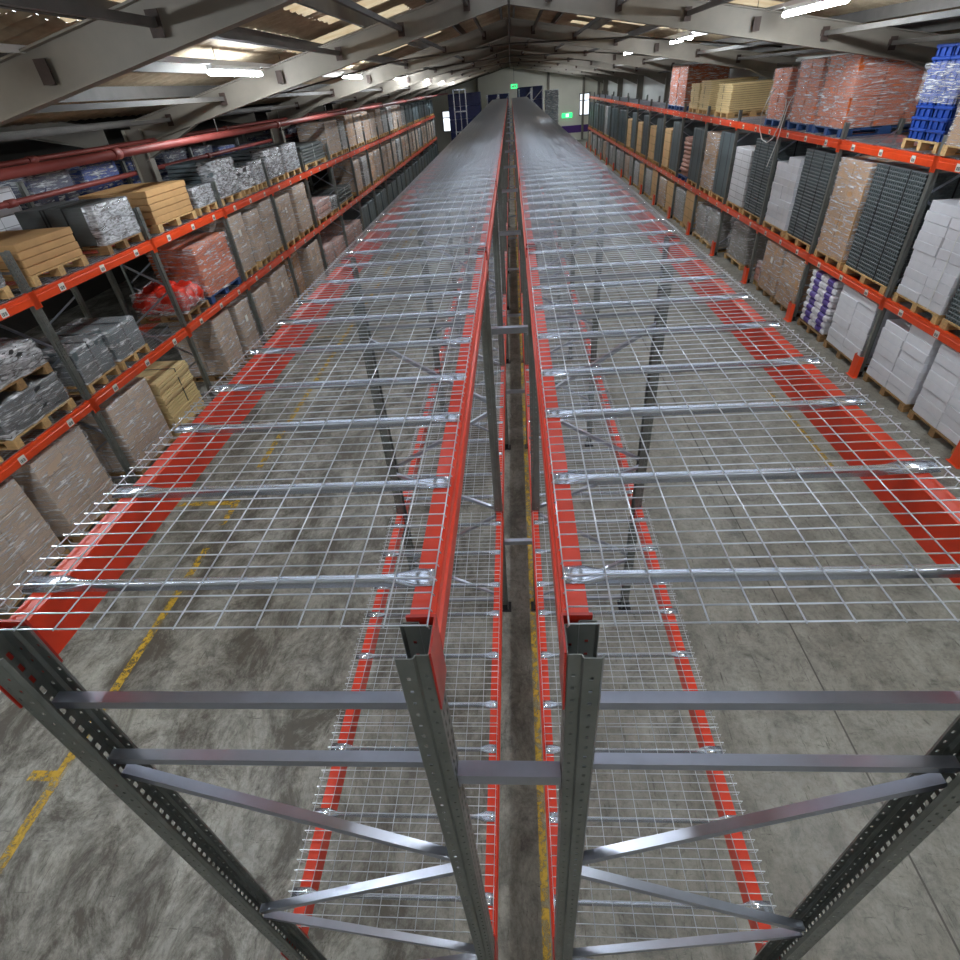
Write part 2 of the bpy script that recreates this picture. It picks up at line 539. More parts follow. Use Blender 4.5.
# daylit windows in the end wall
def end_window(n, x0, x1, z0, z1):
    m = MB()
    t = 0.06
    m.box(x0, Y1 - 0.06, z0, x1, Y1, z0 + t); m.box(x0, Y1 - 0.06, z1 - t, x1, Y1, z1)
    m.box(x0, Y1 - 0.06, z0 + t, x0 + t, Y1, z1 - t); m.box(x1 - t, Y1 - 0.06, z0 + t, x1, Y1, z1 - t)
    m.box(x0 + t, Y1 - 0.055, z0 + (z1 - z0) * 0.66, x1 - t, Y1, z0 + (z1 - z0) * 0.66 + t)
    w = struct(m.build('window_%d' % n, 'foot'))
    p = MB(); p.box(x0 + t, Y1 - 0.02, z0 + t, x1 - t, Y1 - 0.01, z1 - t)
    p.build('window_pane', 'daylight', w)
end_window(1, 6.55, 7.55, EYE - 3.1, EYE - 1.35)
end_window(2, -6.7, -5.9, EYE - 3.5, EYE - 1.8)

# roof sheets, corrugated along the slope; some sheets are rooflights
PURL = [0.73, 1.96, 3.19, 4.42, 5.65, 6.88, 8.1]
rng = random.Random(3)
LIGHT_CELLS = set()
for b, ya in enumerate(FRAMES[:-1]):
    for sgn in (-1, 1):
        for k in (1, 2, 3, 4):
            for q in range(4):
                if rng.random() < (0.30 if k in (2, 3) else 0.16):
                    LIGHT_CELLS.add((b, sgn, k, q))
for q in range(4):
    LIGHT_CELLS |= {(-1, 1, 0, q), (-1, 1, 2, q), (0, 1, 0, q), (0, 1, 1, q), (0, 1, 2, q), (0, 1, 3, q), (1, 1, 0, q), (1, 1, 1, q), (0, -1, 1, q), (1, -1, 0, q)}  # unseen rooflights added overhead for bright reflections on the steel
LIGHT_CELLS |= {(1, -1, 2, 1), (1, -1, 2, 2), (1, -1, 1, 2), (1, -1, 3, 0), (1, -1, 2, 3), (2, -1, 2, 1), (2, -1, 3, 2), (2, 1, 3, 0), (2, 1, 2, 1), (3, 1, 3, 1)}
edges_r = [0.0] + PURL + [XR + 0.1]
ceil_b = MB()
def sheet(mb, xa, xb, ya, yb, amp=0.022, pitch=0.29, step=0.07):
    n = max(2, int((yb - ya) / step))
    base = len(mb.v)
    for i in range(n + 1):
        y = ya + (yb - ya) * i / n
        dz = amp * math.sin(2 * PI * y / pitch) + 0.03
        mb.v.append((xa, y, roof_z(xa) + dz)); mb.v.append((xb, y, roof_z(xb) + dz))
    for i in range(n):
        mb.f.append((base + 2 * i, base + 2 * i + 1, base + 2 * i + 3, base + 2 * i + 2)); mb.mi.append(0); mb.smooth.append(True)
nwin = 3
bays = [(Y0 - 0.1, FRAMES[0])] + list(zip(FRAMES[:-1], FRAMES[1:])) + [(FRAMES[-1], Y1 + 0.1)]
for b, (ya, yb) in enumerate(bays):
    for sgn in (-1, 1):
        ed = edges_r if sgn > 0 else [0.0] + PURL
        for k in range(len(ed) - 1):
            xa, xb = sgn * ed[k], sgn * ed[k + 1]
            if sgn < 0 and k == len(ed) - 2: xb = XV
            w = (yb - ya) / 4
            run = ya
            for q in range(4):
                if (b - 1, sgn, k, q) in LIGHT_CELLS:
                    q0 = ya + w * q + 0.25 * w; q1 = q0 + 1.0
                    if q0 > run: sheet(ceil_b, xa, xb, run, q0)
                    rl = MB(); sheet(rl, xa, xb, q0, q1)
                    struct(rl.build('window_%d' % nwin, 'rooflightadded' if (k <= 1 and ya < 12) else 'rooflight')); nwin += 1
                    run = q1
            if yb > run: sheet(ceil_b, xa, xb, run, yb)
    sheet(ceil_b, XV, XL - 0.2, ya, yb)
struct(ceil_b.build('ceiling', 'roof'))

# purlins under the sheets
n_trim = 40
for sgn in (-1, 1):
    for x in PURL:
        if sgn < 0 and x > 8.0: continue
        zc = roof_z(sgn * x)
        if not 4 < x < 5:
            m = MB()
            m.box(sgn * x - 0.025, Y0, zc - 0.42, sgn * x + 0.025, Y1, zc - 0.35)        # tie rail at mid depth of the rafters
            struct(m.build('trim_%d' % n_trim, 'purlin')); n_trim += 1
        xp = sgn * (x - 0.55)
        zc = roof_z(xp)
        m = MB()
        m.box(xp - 0.012, Y0, zc - 0.15, xp + 0.012, Y1, zc + 0.015)               # purlin under the sheets
        m.box(xp - 0.05, Y0, zc - 0.16, xp + 0.012, Y1, zc - 0.15)
        struct(m.build('trim_%d' % n_trim, 'purlin')); n_trim += 1
for x in (-9.6, -11.2, -12.8):
    zc = roof_z(x) - 0.08
    m = MB(); m.box(x - 0.03, Y0, zc - 0.10, x + 0.03, Y1, zc + 0.11); struct(m.build('trim_%d' % n_trim, 'purlin')); n_trim += 1

# steel portal frames: I section rafters, haunches and columns
def isec(m, p0, p1, depth, fw=0.17, tw=0.02, tf=0.02):
    """I section rafter in the x-z plane; p0, p1 = points on the bottom face"""
    (xa, y, za), (xb, _, zb) = p0, p1
    def plate(o0, o1, hw):
        vs = []
        for (x, z) in ((xa, za), (xb, zb)):
            for dz in (o0, o1):
                for dy in (-hw, hw):
                    vs.append((x, y + dy, z + dz))
        m.add(vs, [(0, 1, 3, 2), (4, 6, 7, 5), (0, 4, 5, 1), (2, 3, 7, 6), (0, 2, 6, 4), (1, 5, 7, 3)])
    plate(0, tf, fw / 2)
    plate(tf, depth - tf, tw / 2)
    plate(depth - tf, depth, fw / 2)
RD = 0.42
for i, y in enumerate(FRAMES):
    rb = lambda x: roof_z(x) - 0.60
    m = MB()
    isec(m, (-7.8, y, rb(-7.8)), (0, y, rb(0)), RD)
    isec(m, (0, y, rb(0)), (8.6, y, rb(8.6)), RD)
    isec(m, (-8.4, y, rb(-8.4)), (XL, y, rb(XL)), RD)
    # apex plates
    m.box(-0.12, y - 0.10, rb(0) - 0.02, -0.09, y + 0.10, rb(0) + RD)
    m.box(0.09, y - 0.10, rb(0) - 0.02, 0.12, y + 0.10, rb(0) + RD)
    # haunches
    for (xa, xb) in ((-7.7, -6.4), (8.5, 7.3)):
        za, zb = rb(xa), rb(xb)
        m.prism([(xa, za + 0.02), (xa, za - 0.28), (xb, zb + 0.02)], 'y', y - 0.012, y + 0.012)
        m.bar((xa, y, za - 0.28), (xb, y, zb), 0.17, 0.02, up=(0, 0, 1))
    # columns
    for (x, top) in ((-7.78, rb(-7.78)), (8.72, rb(8.6))):
        m.box(x - 0.19, y - 0.09, 0, x - 0.17, y + 0.09, top + 0.3)
        m.box(x + 0.17, y - 0.09, 0, x + 0.19, y + 0.09, top + 0.3)
        m.box(x - 0.17, y - 0.012, 0, x + 0.17, y + 0.012, top + 0.3)
    fr = struct(m.build('portal_frame', 'rafter'))
    fr['label'] = 'grey steel portal frame spanning the roof'
    c = MB()
    for sgn in (-1, 1):
        for x in PURL[:-1]:
            z = rb(sgn * x) + 0.23
            c.box(sgn * x - 0.06, y - 0.085, z - 0.12, sgn * x + 0.06, y - 0.075, z + 0.08)
            c.box(sgn * x + 0.013, y - 0.075, z - 0.12, sgn * x + 0.023, y - 0.011, z + 0.08)
            c.box(sgn * x - 0.05, y - 0.075, z - 0.05, sgn * x - 0.013, y - 0.011, z + 0.04)
    c.build('cleat', 'cleat', fr)

# valley gutter
m = MB(); m.box(XV - 0.25, Y0, roof_z(XV) - 0.12, XV + 0.25, Y1, roof_z(XV) - 0.05); struct(m.build('trim_%d' % n_trim, 'purlin')); n_trim += 1
# ridge line of tie plates and conduit
m = MB(); m.tube([(0.02, Y0, RIDGE - 0.66), (0.02, Y1, RIDGE - 0.66)], 0.025, 6); struct(m.build('trim_%d' % n_trim, 'purlin')); n_trim += 1
for y in (17.0, 25.0, 33.0):
    m = MB(); m.tube([(-6.6, y, EYE + 0.1), (-3.0, y, EYE + 0.62), (0, y, EYE + 0.76), (3.0, y, EYE + 0.66), (6.6, y, EYE + 0.2)], 0.018, 6)
    struct(m.build('trim_%d' % n_trim, 'purlin')); n_trim += 1

# ------------------------------------------------------------------ strip lights, hung on white trunking
def strip_light(x, y, z, label, ln=2.0):
    t = thing('strip_light', label, 'ceiling light', (x, y, z), 'strip lights under the roof')
    b = MB(); b.cbox(-0.05, -ln / 2, 0.03, 0.05, ln / 2, 0.10, 0.01); b.build('housing', 'lampbody', t)
    d = MB(); d.prism([(-0.036, 0.029), (-0.055, 0.01), (-0.055, -0.015), (-0.03, -0.035), (0.03, -0.035), (0.055, -0.015), (0.055, 0.01), (0.036, 0.029)], 'y', -ln / 2, ln / 2)
    d.build('tube', 'tube', t)
    return t
for n, y in enumerate((0.5, 4.0, 7.6)):  # out-of-view lamps added to brighten the dark bay beyond the pipes
    strip_light(-11.6, y, EYE + 0.30, 'added unseen strip light over the bay beyond the red pipes, %s from the near gable' % ORD[n])
for side, x, z, ys in (('red pipe', -4.6, EYE + 0.455, [11.2, 19.5, 27.8, 36.0, 44.2, 52.2, 3.6, -4.5]),
                       ('white wall panel', 4.65, EYE + 0.57, [11.1, 19.0, 26.8, 34.9, 43.2, 51.4, 59.0, 3.4, -4.6])):
    n = 0
    for y in ys:
        if y > 9:
            lab = 'lit strip light on the %s side, %s from the near end' % (side, ORD[n]); n += 1
        else:
            lab = 'lit strip light overhead %s, %s' % ('beside the first portal frame' if y > 0 else 'at the near gable', 'side of the ' + side)
        strip_light(x, y, z, lab)
    t = thing('cable_trunking', 'long white cable trunking carrying the strip lights, side of the %s' % side, 'trunking', (x, 0, z))
    m = MB(); m.box(-0.03, Y0, 0.101, 0.03, Y1, 0.161); m.build('trunking_channel', 'lampbody', t)
    for k in range(24):
        y = Y0 + 1.5 + 3.0 * k
        if y < Y1:
            m = MB(); m.tube([(0, y, 0.161), (0, y, roof_z(x) - z + 0.02)], 0.006, 5); m.build('hanger', 'purlin', t)

# ------------------------------------------------------------------ red sprinkler pipes
for (x, z, r, lab) in ((-6.0, EYE - 0.44, 0.062, 'thick red sprinkler pipe running along above the goods'),
                       (-8.05, EYE - 0.98, 0.045, 'lower thin red pipe behind the top shelf goods'),
                       (-7.35, EYE - 0.42, 0.035, 'thin red pipe just behind the thick pipe')):
    t = thing('sprinkler_pipe', lab, 'pipe', (x, 0, z))
    m = MB(); m.tube([(0, Y0, 0), (0, Y1, 0)], r, 12); m.build('pipe_run', 'pipe', t)
    for k in range(8):
        y = 2.2 + 7.0 * k
        c = MB(); c.tube([(0, y - 0.09, 0), (0, y + 0.09, 0)], r + 0.016, 12); c.build('coupling', 'pipe', t)
    for y in FRAMES[1:]:
        h = MB(); h.tube([(0, y, r), (0, y, max(r + 0.05, roof_z(x) - z - 0.42))], 0.01, 5); h.build('hanger', 'purlin', t)

# ------------------------------------------------------------------ upright posts with punched holes
def strip_holes(m, p, q, H, cols, hw, hh, pitch=0.05, z0=0.0):
    """flat strip p->q (x, y) of height H with rows of rectangular holes centred at fractions cols"""
    px, py = p; qx, qy = q
    L = math.hypot(qx - px, qy - py)
    us = [0.0]
    for c in cols:
        us += [c - hw / L / 2, c + hw / L / 2]
    us.append(1.0)
    zs = [0.0]
    n = int(H / pitch)
    for i in range(n):
        zc = (i + 0.5) * pitch
        zs += [zc - hh / 2, zc + hh / 2]
    zs.append(H)
    b = len(m.v)
    W = len(us)
    for z in zs:
        for u in us:
            m.v.append((px + (qx - px) * u, py + (qy - py) * u, z0 + z))
    for j in range(len(zs) - 1):
        for i in range(W - 1):
            if i % 2 == 1 and j % 2 == 1 and i < W - 1 and len(cols):
                continue
            m.f.append((b + j * W + i, b + j * W + i + 1, b + (j + 1) * W + i + 1, b + (j + 1) * W + i)); m.mi.append(0); m.smooth.append(False)

def upright_mesh(H, holes=True):
    """open C section: web at x=0 facing -x, flanges stepped outwards, small return lips"""
    m = MB()
    w = 0.040
    A = [(0.078, -0.040), (0.072, -0.05), (0.034, -0.05), (0.030, -w), (0.0, -w), (0.0, w), (0.030, w), (0.034, 0.05), (0.072, 0.05), (0.078, 0.040)]
    if holes:
        spec = {1: ([0.5], 0.009, 0.012), 3: ([0.55], 0.008, 0.012), 4: ([0.28, 0.72], 0.012, 0.026), 5: ([0.45], 0.008, 0.012), 7: ([0.5], 0.009, 0.012)}
    else:
        spec = {}
    for i in range(len(A) - 1):
        cols, hw, hh = spec.get(i, ([], 0, 0))
        if cols:
            strip_holes(m, A[i], A[i + 1], H, cols, hw, hh)
        else:
            b = len(m.v)
            (ax, ay), (bx, by) = A[i], A[i + 1]
            m.v += [(ax, ay, 0), (bx, by, 0), (bx, by, H), (ax, ay, H)]
            m.f.append((b, b + 1, b + 2, b + 3)); m.mi.append(0); m.smooth.append(False)
    return m

def upright(parent, H, flip, x, mat, holes=True):
    m = upright_mesh(H, holes)
    if flip:
        m.v = [(x - a, b, c) for (a, b, c) in m.v]
    else:
        m.v = [(x + a, b, c) for (a, b, c) in m.v]
    o = m.build('upright', mat, parent)
    s = o.modifiers.new('thickness', 'SOLIDIFY'); s.thickness = 0.0026; s.offset = 0
    return o

TOP = EYE - 1.0                  # top tier of the empty racking
LOW = EYE - 3.52                 # its lower tier
def rack_frame(label, W, H, zig, horiz, mat='post', holes=True, start_low=True):
    """one upright frame: two posts, horizontal and diagonal braces, foot plates; local x from 0 to W"""
    t = thing('upright_frame', label, 'rack frame')
    upright(t, H, False, 0.0, mat, holes)
    upright(t, H, True, W, mat, holes)
    for z in horiz:
        b = MB(); b.channel((0.045, 0, z), (W - 0.045, 0, z), 0.032, 0.030, 0.003); b.build('brace', 'brace', t)
    for (xa, za, xb, zb) in zig:
        b = MB(); b.channel((xa, 0.0, za), (xb, 0.0, zb), 0.032, 0.030, 0.003); b.build('brace', 'brace', t)
    for x in (0.035, W - 0.035):
        f = MB(); f.box(x - 0.07, -0.075, 0, x + 0.07, 0.075, 0.008); f.box(x - 0.028, -0.058, 0.008, x + 0.028, -0.052, 0.10); f.box(x - 0.028, 0.052, 0.008, x + 0.028, 0.058, 0.10)
        f.build('foot_plate', 'foot', t)
    return t

# ------------------------------------------------------------------ the empty double row in the middle
SP = 3.5
CF = [0.75 + SP * i for i in range(15)]
W = 1.09
IN, OUT = 0.05, W - 0.05
def zigs(out_is_zero):
    o, i = (IN, OUT) if out_is_zero else (OUT, IN)
    zz = [EYE + v for v in (-1.62, -2.27, -2.36, -2.95, -3.02, -3.50, -3.58, -4.20, -4.26, -4.85)]
    return [(o, zz[0], i, zz[1]), (i, zz[2], o, zz[3]), (o, zz[4], i, zz[5]), (i, zz[6], o, zz[7]), (o, zz[8], i, zz[9])]
HZ = [EYE - 1.23, EYE - 1.535, 0.16]
ROWS = (('pipe-side', -1.31, True), ('wall-side', 0.085, False))
for side, x0, oz in ROWS:
    p = None
    for i, y in enumerate(CF):
        lab = 'galvanised upright frame of the %s empty row, %s from the near end' % (side, ORD[i])
        if p is None:
            p = rack_frame(lab, W, TOP, zigs(oz), HZ)
            p.location = (x0, y, 0); p['group'] = 'frames of the %s empty row' % side
        else:
            dup(p, (x0, y, 0), lab)

# beams with connector plates
def rack_beam(L, front, mat, h=0.14, w=0.06, plate='redplate', labels=None, z_lab=-0.085):
    """box beam along y, top face at z=0, its front (aisle or gap) face towards x = front * ...; local x 0 = front face of the posts"""
    t = thing('rack_crossbeam', '', 'rack beam')
    s = front
    prof = [(-s * 0.058, 0.0), (s * 0.002, 0.0), (s * 0.004, -0.006), (s * 0.004, -0.038), (s * 0.000, -0.044), (s * 0.000, -0.050), (s * 0.009, -0.060), (s * 0.009, -h + 0.015), (s * 0.004, -h), (-s * 0.058, -h)]
    b = MB(); b.prism(prof, 'y', 0.063, L - 0.063); b.build('beam_section', mat, t)
    for (ya, yb) in ((-0.045, 0.063), (L - 0.063, L + 0.045)):
        ca, cb = (0.055, 0.063) if ya < 1 else (L - 0.063, L - 0.055)
        c = MB()
        c.box(*(sorted((s * 0.003, s * 0.008))[0], ya, -0.21, sorted((s * 0.003, s * 0.008))[1], yb, 0.012))
        lo, hi = sorted((-s * 0.064, s * 0.008))
        c.box(lo, ca, -0.16, hi, cb, 0.012)
        c.build('connector', plate, t)
    for y in labels or ():
        lo, hi = sorted((s * 0.009, s * 0.012))
        q = MB(); q.box(lo, y - 0.055, z_lab - 0.05, hi, y + 0.055, z_lab + 0.05); lb = q.build('location_label', 'label', t)
        lo, hi = sorted((s * 0.012, s * 0.0132))
        q = MB()
        for k, (dy, dw) in enumerate(((-0.036, 0.008), (-0.022, 0.004), (-0.012, 0.010), (0.004, 0.005), (0.014, 0.003), (0.024, 0.009), (0.036, 0.004))):
            q.box(lo, y + dy - dw / 2, z_lab - 0.035, hi, y + dy + dw / 2, z_lab + 0.01)
        q.build('barcode', 'ink', lb)
    return t

for side, x0, oz in ROWS:
    for tier, z, far in (('top', TOP, 14), ('lower', LOW, 14)):
        for edge, x, fr in (('aisle', x0 if oz else x0 + W, -1 if oz else 1), ('gap', x0 + W if oz else x0, 1 if oz else -1)):
            p = None
            nb = 14 if (tier == 'top' or edge == 'gap') else 7
            for i in range(nb):
                lab = 'orange beam, %s edge of the %s tier, %s row, %s bay from near end' % (edge, tier, side, ORD[i])
                if p is None:
                    p = rack_beam(SP, fr, 'red'); p.location = (x, CF[i], z); p['label'] = lab; p['group'] = 'beams of the empty rows'
                else:
                    dup(p, (x, CF[i], z), lab)

# row spacers that tie the two rows together
p = None
for i, y in enumerate(CF):
    for lev, z in (('upper', EYE - 1.60), ('lower', EYE - 3.96)):
        lab = '%s steel row spacer across the gap at the %s frame from the near end' % (lev, ORD[i])
        if p is None:
            p = thing('row_spacer', lab, 'row spacer', (-0.0675, y, z), 'row spacers across the gap')
            b = MB(); b.channel((-0.149, 0, 0), (0.149, 0, 0), 0.045, 0.050, 0.004); b.build('spacer_channel', 'brace', p)
            for sx in (-1, 1):
                b = MB(); b.box(sx * 0.1465 - 0.003, -0.022, -0.07, sx * 0.1465 + 0.003, 0.022, -0.004); b.build('end_plate', 'brace', p)
        else:
            dup(p, (-0.0675, y, z), lab)

# wire mesh decks: flattened-end support channels under a welded mesh with turned-down hooks
def mesh_deck(Wd, D, bars, label, wx=0.05, wy=0.1, r=0.0021, hook=True):
    """local origin: middle of the deck on top of the beams; Wd along y, D across"""
    t = thing('mesh_deck', label, 'wire deck')
    m = MB()
    hx = D / 2
    n = int(round(Wd / wx))
    zt = 0.016
    for i in range(n + 1):
        y = -Wd / 2 + 0.008 + (Wd - 0.016) * i / n
        if hook:
            m.tube([(-hx + 0.012, y, zt - 0.036), (-hx - 0.020, y, zt - 0.034), (-hx - 0.024, y, zt), (hx - 0.002, y, zt), (hx + 0.003, y, zt - 0.012)], r, 6)
        else:
            m.tube([(-hx, y, zt), (hx, y, zt)], r, 4)
    k = int(round(D / wy))
    for i in range(k + 1):
        x = -hx + D * i / k
        m.tube([(x, -Wd / 2, zt + 2 * r), (x, Wd / 2, zt + 2 * r)], r, 6)
    m.build('wire_mesh', 'wire', t)
    for y in bars:
        b = MB()
        wv = 0.017
        # cross sections along x: flat plates at both ends swelling into a ridge channel
        secs = []
        for (x, w, top, bot) in ((-hx, 0.029, 0.0115, 0.002), (-hx + 0.094, 0.031, 0.0125, 0.002), (-hx + 0.135, 0.016, 0.0132, -0.012), (-hx + 0.17, 0.0105, 0.0132, -0.020),
                                 (hx - 0.135, 0.0105, 0.0132, -0.020), (hx - 0.10, 0.016, 0.0132, -0.012), (hx - 0.055, 0.031, 0.0125, 0.002), (hx, 0.029, 0.0115, 0.002)):
            secs.append([(x, y - w, bot)] + [(x, y - w * math.cos(PI * q / 8), max(bot, 0.0) * 0.5 + (top - max(bot, 0.0) * 0.5) * math.sin(PI * q / 8) ** 0.8 + (bot * 0.4 if bot < 0 else 0) * (1 - math.sin(PI * q / 8))) for q in range(9)] + [(x, y + w, bot)])
        c = len(secs[0]); base = len(b.v)
        for s_ in secs: b.v += s_
        for i in range(len(secs) - 1):
            for j in range(c):
                j2 = (j + 1) % c
                b.f.append((base + i * c + j, base + i * c + j2, base + (i + 1) * c + j2, base + (i + 1) * c + j)); b.mi.append(0); b.smooth.append(0 < j < 9)
        b.f.append(tuple(range(base, base + c))); b.mi.append(0); b.smooth.append(False)
        b.f.append(tuple(range(base + (len(secs) - 1) * c, base + len(secs) * c))); b.mi.append(0); b.smooth.append(False)
        b.build('support_channel', 'galv', t)
    return t

p = None
for tier, z, nb in (('top', TOP, 14), ('lower', LOW, 6)):
    p = None
    for side, x0, oz in ROWS:
        for i in range(nb):
            for k in range(3):
                y = CF[i] + (0.02 + 1.16 * k + 0.575 if tier == 'top' else 0.06 + 1.125 * k + 0.56)
                lab = 'wire mesh deck, %s tier of %s empty row, %s bay from near end, %s along' % (tier, side, ORD[i], ORD[k])
                if p is None:
                    p = mesh_deck(1.15 if tier == 'top' else 1.118, 1.115, (-0.405, 0.0, 0.405), lab)
                    p.location = (x0 + W / 2 - 0.02, y, z); p['group'] = 'mesh decks of the empty rows'
                else:
                    dup(p, (x0 + W / 2 + (-0.02 if oz else 0.02), y, z), lab, mirror=not oz)

# ------------------------------------------------------------------ the two loaded racks
XF = 6.5; D = 1.1
SIDES = {'wall-side': dict(s=1, f0=6.85, nb=16, top=EYE - 1.40, mid=EYE - 3.55, post=EYE - 1.12),
         'pipe-side': dict(s=-1, f0=3.98, nb=17, top=EYE - 1.80, mid=EYE - 3.40, post=EYE - 1.27)}
for side, S in SIDES.items():
    s = S['s']
    x0 = XF if s > 0 else -XF - D
    p = None
    zg = []
    z = 0.35
    flip = False
    while z + 0.75 < S['post']:
        zg.append((IN, z, D - 0.05, z + 0.62) if not flip else (D - 0.05, z, IN, z + 0.62))
        z += 0.70; flip = not flip
    for i in range(S['nb'] + 1):
        y = S['f0'] + 3.0 * i
        lab = 'grey upright frame of the %s loaded rack, %s from the near end' % (side, ORD[i])
        if p is None:
            p = rack_frame(lab, D, S['post'], zg, [0.2, S['post'] - 0.25], 'post', holes=(s < 0))
            p.location = (x0, y, 0); p['group'] = 'frames of the %s loaded rack' % side
        else:
            dup(p, (x0, y, 0), lab)
    for lev, z in (('top', S['top']), ('middle', S['mid'])):
        for where, x, fr in (('front', s * XF, -s), ('rear', s * (XF + D), s)):
            p = None
            for i in range(S['nb']):
                y = S['f0'] + 3.0 * i
                lab = '%s orange beam under the %s shelf of the %s rack, %s bay from near end' % (where, lev, side, ORD[i])
                lab = lab.replace('front ', 'aisle ').replace('rear ', 'hidden-side ')
                if p is None:
                    p = rack_beam(3.0, fr, 'orange', 0.15, plate='orange', labels=(0.55, 1.5, 2.45) if where == 'front' else None)
                    p.location = (x, y, z); p['label'] = lab; p['group'] = 'beams of the %s loaded rack' % side
                else:
                    dup(p, (x, y, z), lab)
    # one wire deck over each bay of the shelves that show empty places
    p = None
    for lev, z, bays_ in (('top', S['top'], range(S['nb']) if s > 0 else range(0, 8)), ('middle', S['mid'], range(0) if s > 0 else range(0, 4))):
        for i in bays_:
            y = S['f0'] + 3.0 * i + 1.5
            lab = 'grey wire shelf deck, %s shelf of the %s rack, %s bay from near end' % (lev, side, ORD[i])
            if p is None:
                p = mesh_deck(2.84, 1.06, (-1.1, -0.36, 0.36, 1.1), lab, hook=False)
                p.location = (s * (XF + D / 2), y, z); p['group'] = 'shelf decks of the %s rack' % side
            else:
                dup(p, (s * (XF + D / 2), y, z), lab)
# orange post guards at the feet of the wall-side rack
p = None
for i in range(17):
    y = SIDES['wall-side']['f0'] + 3.0 * i
    lab = 'orange post guard at the foot of the %s wall-side frame' % ORD[i]
    m = MB()
    m.prism([(-0.05, -0.13), (-0.11, -0.09), (-0.11, 0.09), (-0.05, 0.13), (-0.045, 0.118), (-0.098, 0.082), (-0.098, -0.082), (-0.045, -0.118)], 'z', 0.0, 0.42)
    if p is None:
        p = thing('post_guard', lab, 'post guard', (XF, y, 0), 'post guards of the wall-side rack')
        m.build('guard_shell', 'orange', p)
        q = MB(); q.box(-0.13, -0.13, 0, -0.040, 0.13, 0.008); q.build('base_flange', 'orange', p)
    else:
        dup(p, (XF, y, 0), lab)

# ------------------------------------------------------------------ pallets and loads
PAL = {}
def pallet(x, y, z, w, label, mat='pine', d=1.05, detail=True):
    """w along y; blocks, bearers and deck boards; 0.14 high"""
    key = (mat, detail)
    sc = (d / 1.05, w / 1.0, 1)
    if key in PAL:
        o = dup(PAL[key], (x, y, z), label)
        o.scale = sc
        return o
    t = thing('pallet', label, 'pallet', (x, y, z), 'pallets in the loaded racks')
    if detail:
        for k in range(5):
            xx = -0.525 + 0.2375 * k
            b = MB(); b.box(xx, -0.5, 0.118, xx + 0.10, 0.5, 0.14); b.build('deck_board', mat, t)
        for k in range(3):
            yy = -0.5 + 0.45 * k
            b = MB()
            b.box(-0.525, yy, 0.096, 0.525, yy + 0.10, 0.118)
            b.box(-0.525, yy, 0.0, 0.525, yy + 0.10, 0.02)
            for q in range(3):
                b.box(-0.525 + 0.4525 * q, yy, 0.02, -0.38 + 0.4525 * q, yy + 0.10, 0.096)
            b.build('bearer', mat, t)
    else:
        b = MB(); b.box(-0.525, -0.5, 0.118, 0.525, 0.5, 0.14); b.build('deck_board', mat, t)
        b = MB()
        for k in range(3):
            yy = -0.5 + 0.45 * k
            b.box(-0.525, yy, 0.0, 0.525, yy + 0.10, 0.118)
        b.build('bearer', mat, t)
    t.scale = sc
    PAL[key] = t
    return t

def shell(parent, w, d, h, seed, name='stretch_wrap', mat='wrap', off=0.012, amp=0.016, bulge=0.0, z0=0.0, top=True, fine=1.0, flare=0.0):
    """crumpled film around a block w (y) by d (x) by h"""
    nz = max(5, int(h / 0.09 * fine)); per = 44
    m = MB()
    ax, ay = d / 2 + off, w / 2 + off
    loop = []
    tot = 4 * (ax + ay)
    for i in range(per):
        t = i / per * tot
        if t < 2 * ay: q = (ax, -ay + t)
        elif t < 2 * ay + 2 * ax: q = (ax - (t - 2 * ay), ay)
        elif t < 4 * ay + 2 * ax: q = (-ax, ay - (t - 2 * ay - 2 * ax))
        else: q = (-ax + (t - 4 * ay - 2 * ax), -ay)
        loop.append(q)
    base = len(m.v)
    sv = Vector((seed * 3.17, seed * 1.31, seed * 0.7))
    for j in range(nz + 1):
        fz = j / nz
        z = z0 + h * fz
        for (x, y) in loop:
            nv = Vector((x * 2.6, y * 2.6, z * 15 + (x + y) * 3)) + sv
            k = 1 + (mnoise.noise(nv) * amp * 2 + mnoise.noise(nv * 2.7) * amp) / max(0.3, math.hypot(x, y))
            k *= 1 + bulge * math.sin(PI * min(1, fz * 1.05)) + flare * (1 - fz)
            m.v.append((x * k, y * k, z + mnoise.noise(nv * 0.6 + Vector((9, 9, 9))) * amp * 0.6 * (1 if 0 < j else 0)))
    for j in range(nz):
        for i in range(per):
            i2 = (i + 1) % per
            m.f.append((base + j * per + i, base + j * per + i2, base + (j + 1) * per + i2, base + (j + 1) * per + i)); m.mi.append(0); m.smooth.append(True)
    if top:
        b2 = len(m.v)
        rings = 4
        for r in range(1, rings + 1):
            f = 1 - r / rings
            for (x, y) in loop:
                nv = Vector((x * f * 7, y * f * 7, h * 13)) + sv
                m.v.append((x * f, y * f, z0 + h + 0.008 + mnoise.noise(nv) * amp * 0.9 + bulge * 0.3 * (1 - f)))
        prev = base + nz * per
        for r in range(rings):
            cur = b2 + r * per
            for i in range(per):
                i2 = (i + 1) % per
                m.f.append((prev + i, prev + i2, cur + i2, cur + i)); m.mi.append(0); m.smooth.append(True)
            prev = cur
    return m.build(name, mat, parent)

def toothed(d, w, step, tooth):
    pts = []
    def side(p, q, nrm):
        L = math.hypot(q[0] - p[0], q[1] - p[1]); n = max(2, int(L / step))
        for i in range(n):
            for (a, t) in ((i / n, 0), ((i + 0.55) / n, 0), ((i + 0.55) / n, tooth), ((i + 1) / n, tooth)):
                pts.append((p[0] + (q[0] - p[0]) * a - nrm[0] * t, p[1] + (q[1] - p[1]) * a - nrm[1] * t))
    hx, hy = d / 2, w / 2
    side((hx, -hy), (hx, hy), (1, 0)); side((hx, hy), (-hx, hy), (0, 1)); side((-hx, hy), (-hx, -hy), (-1, 0)); side((-hx, -hy), (hx, -hy), (0, -1))
    return pts

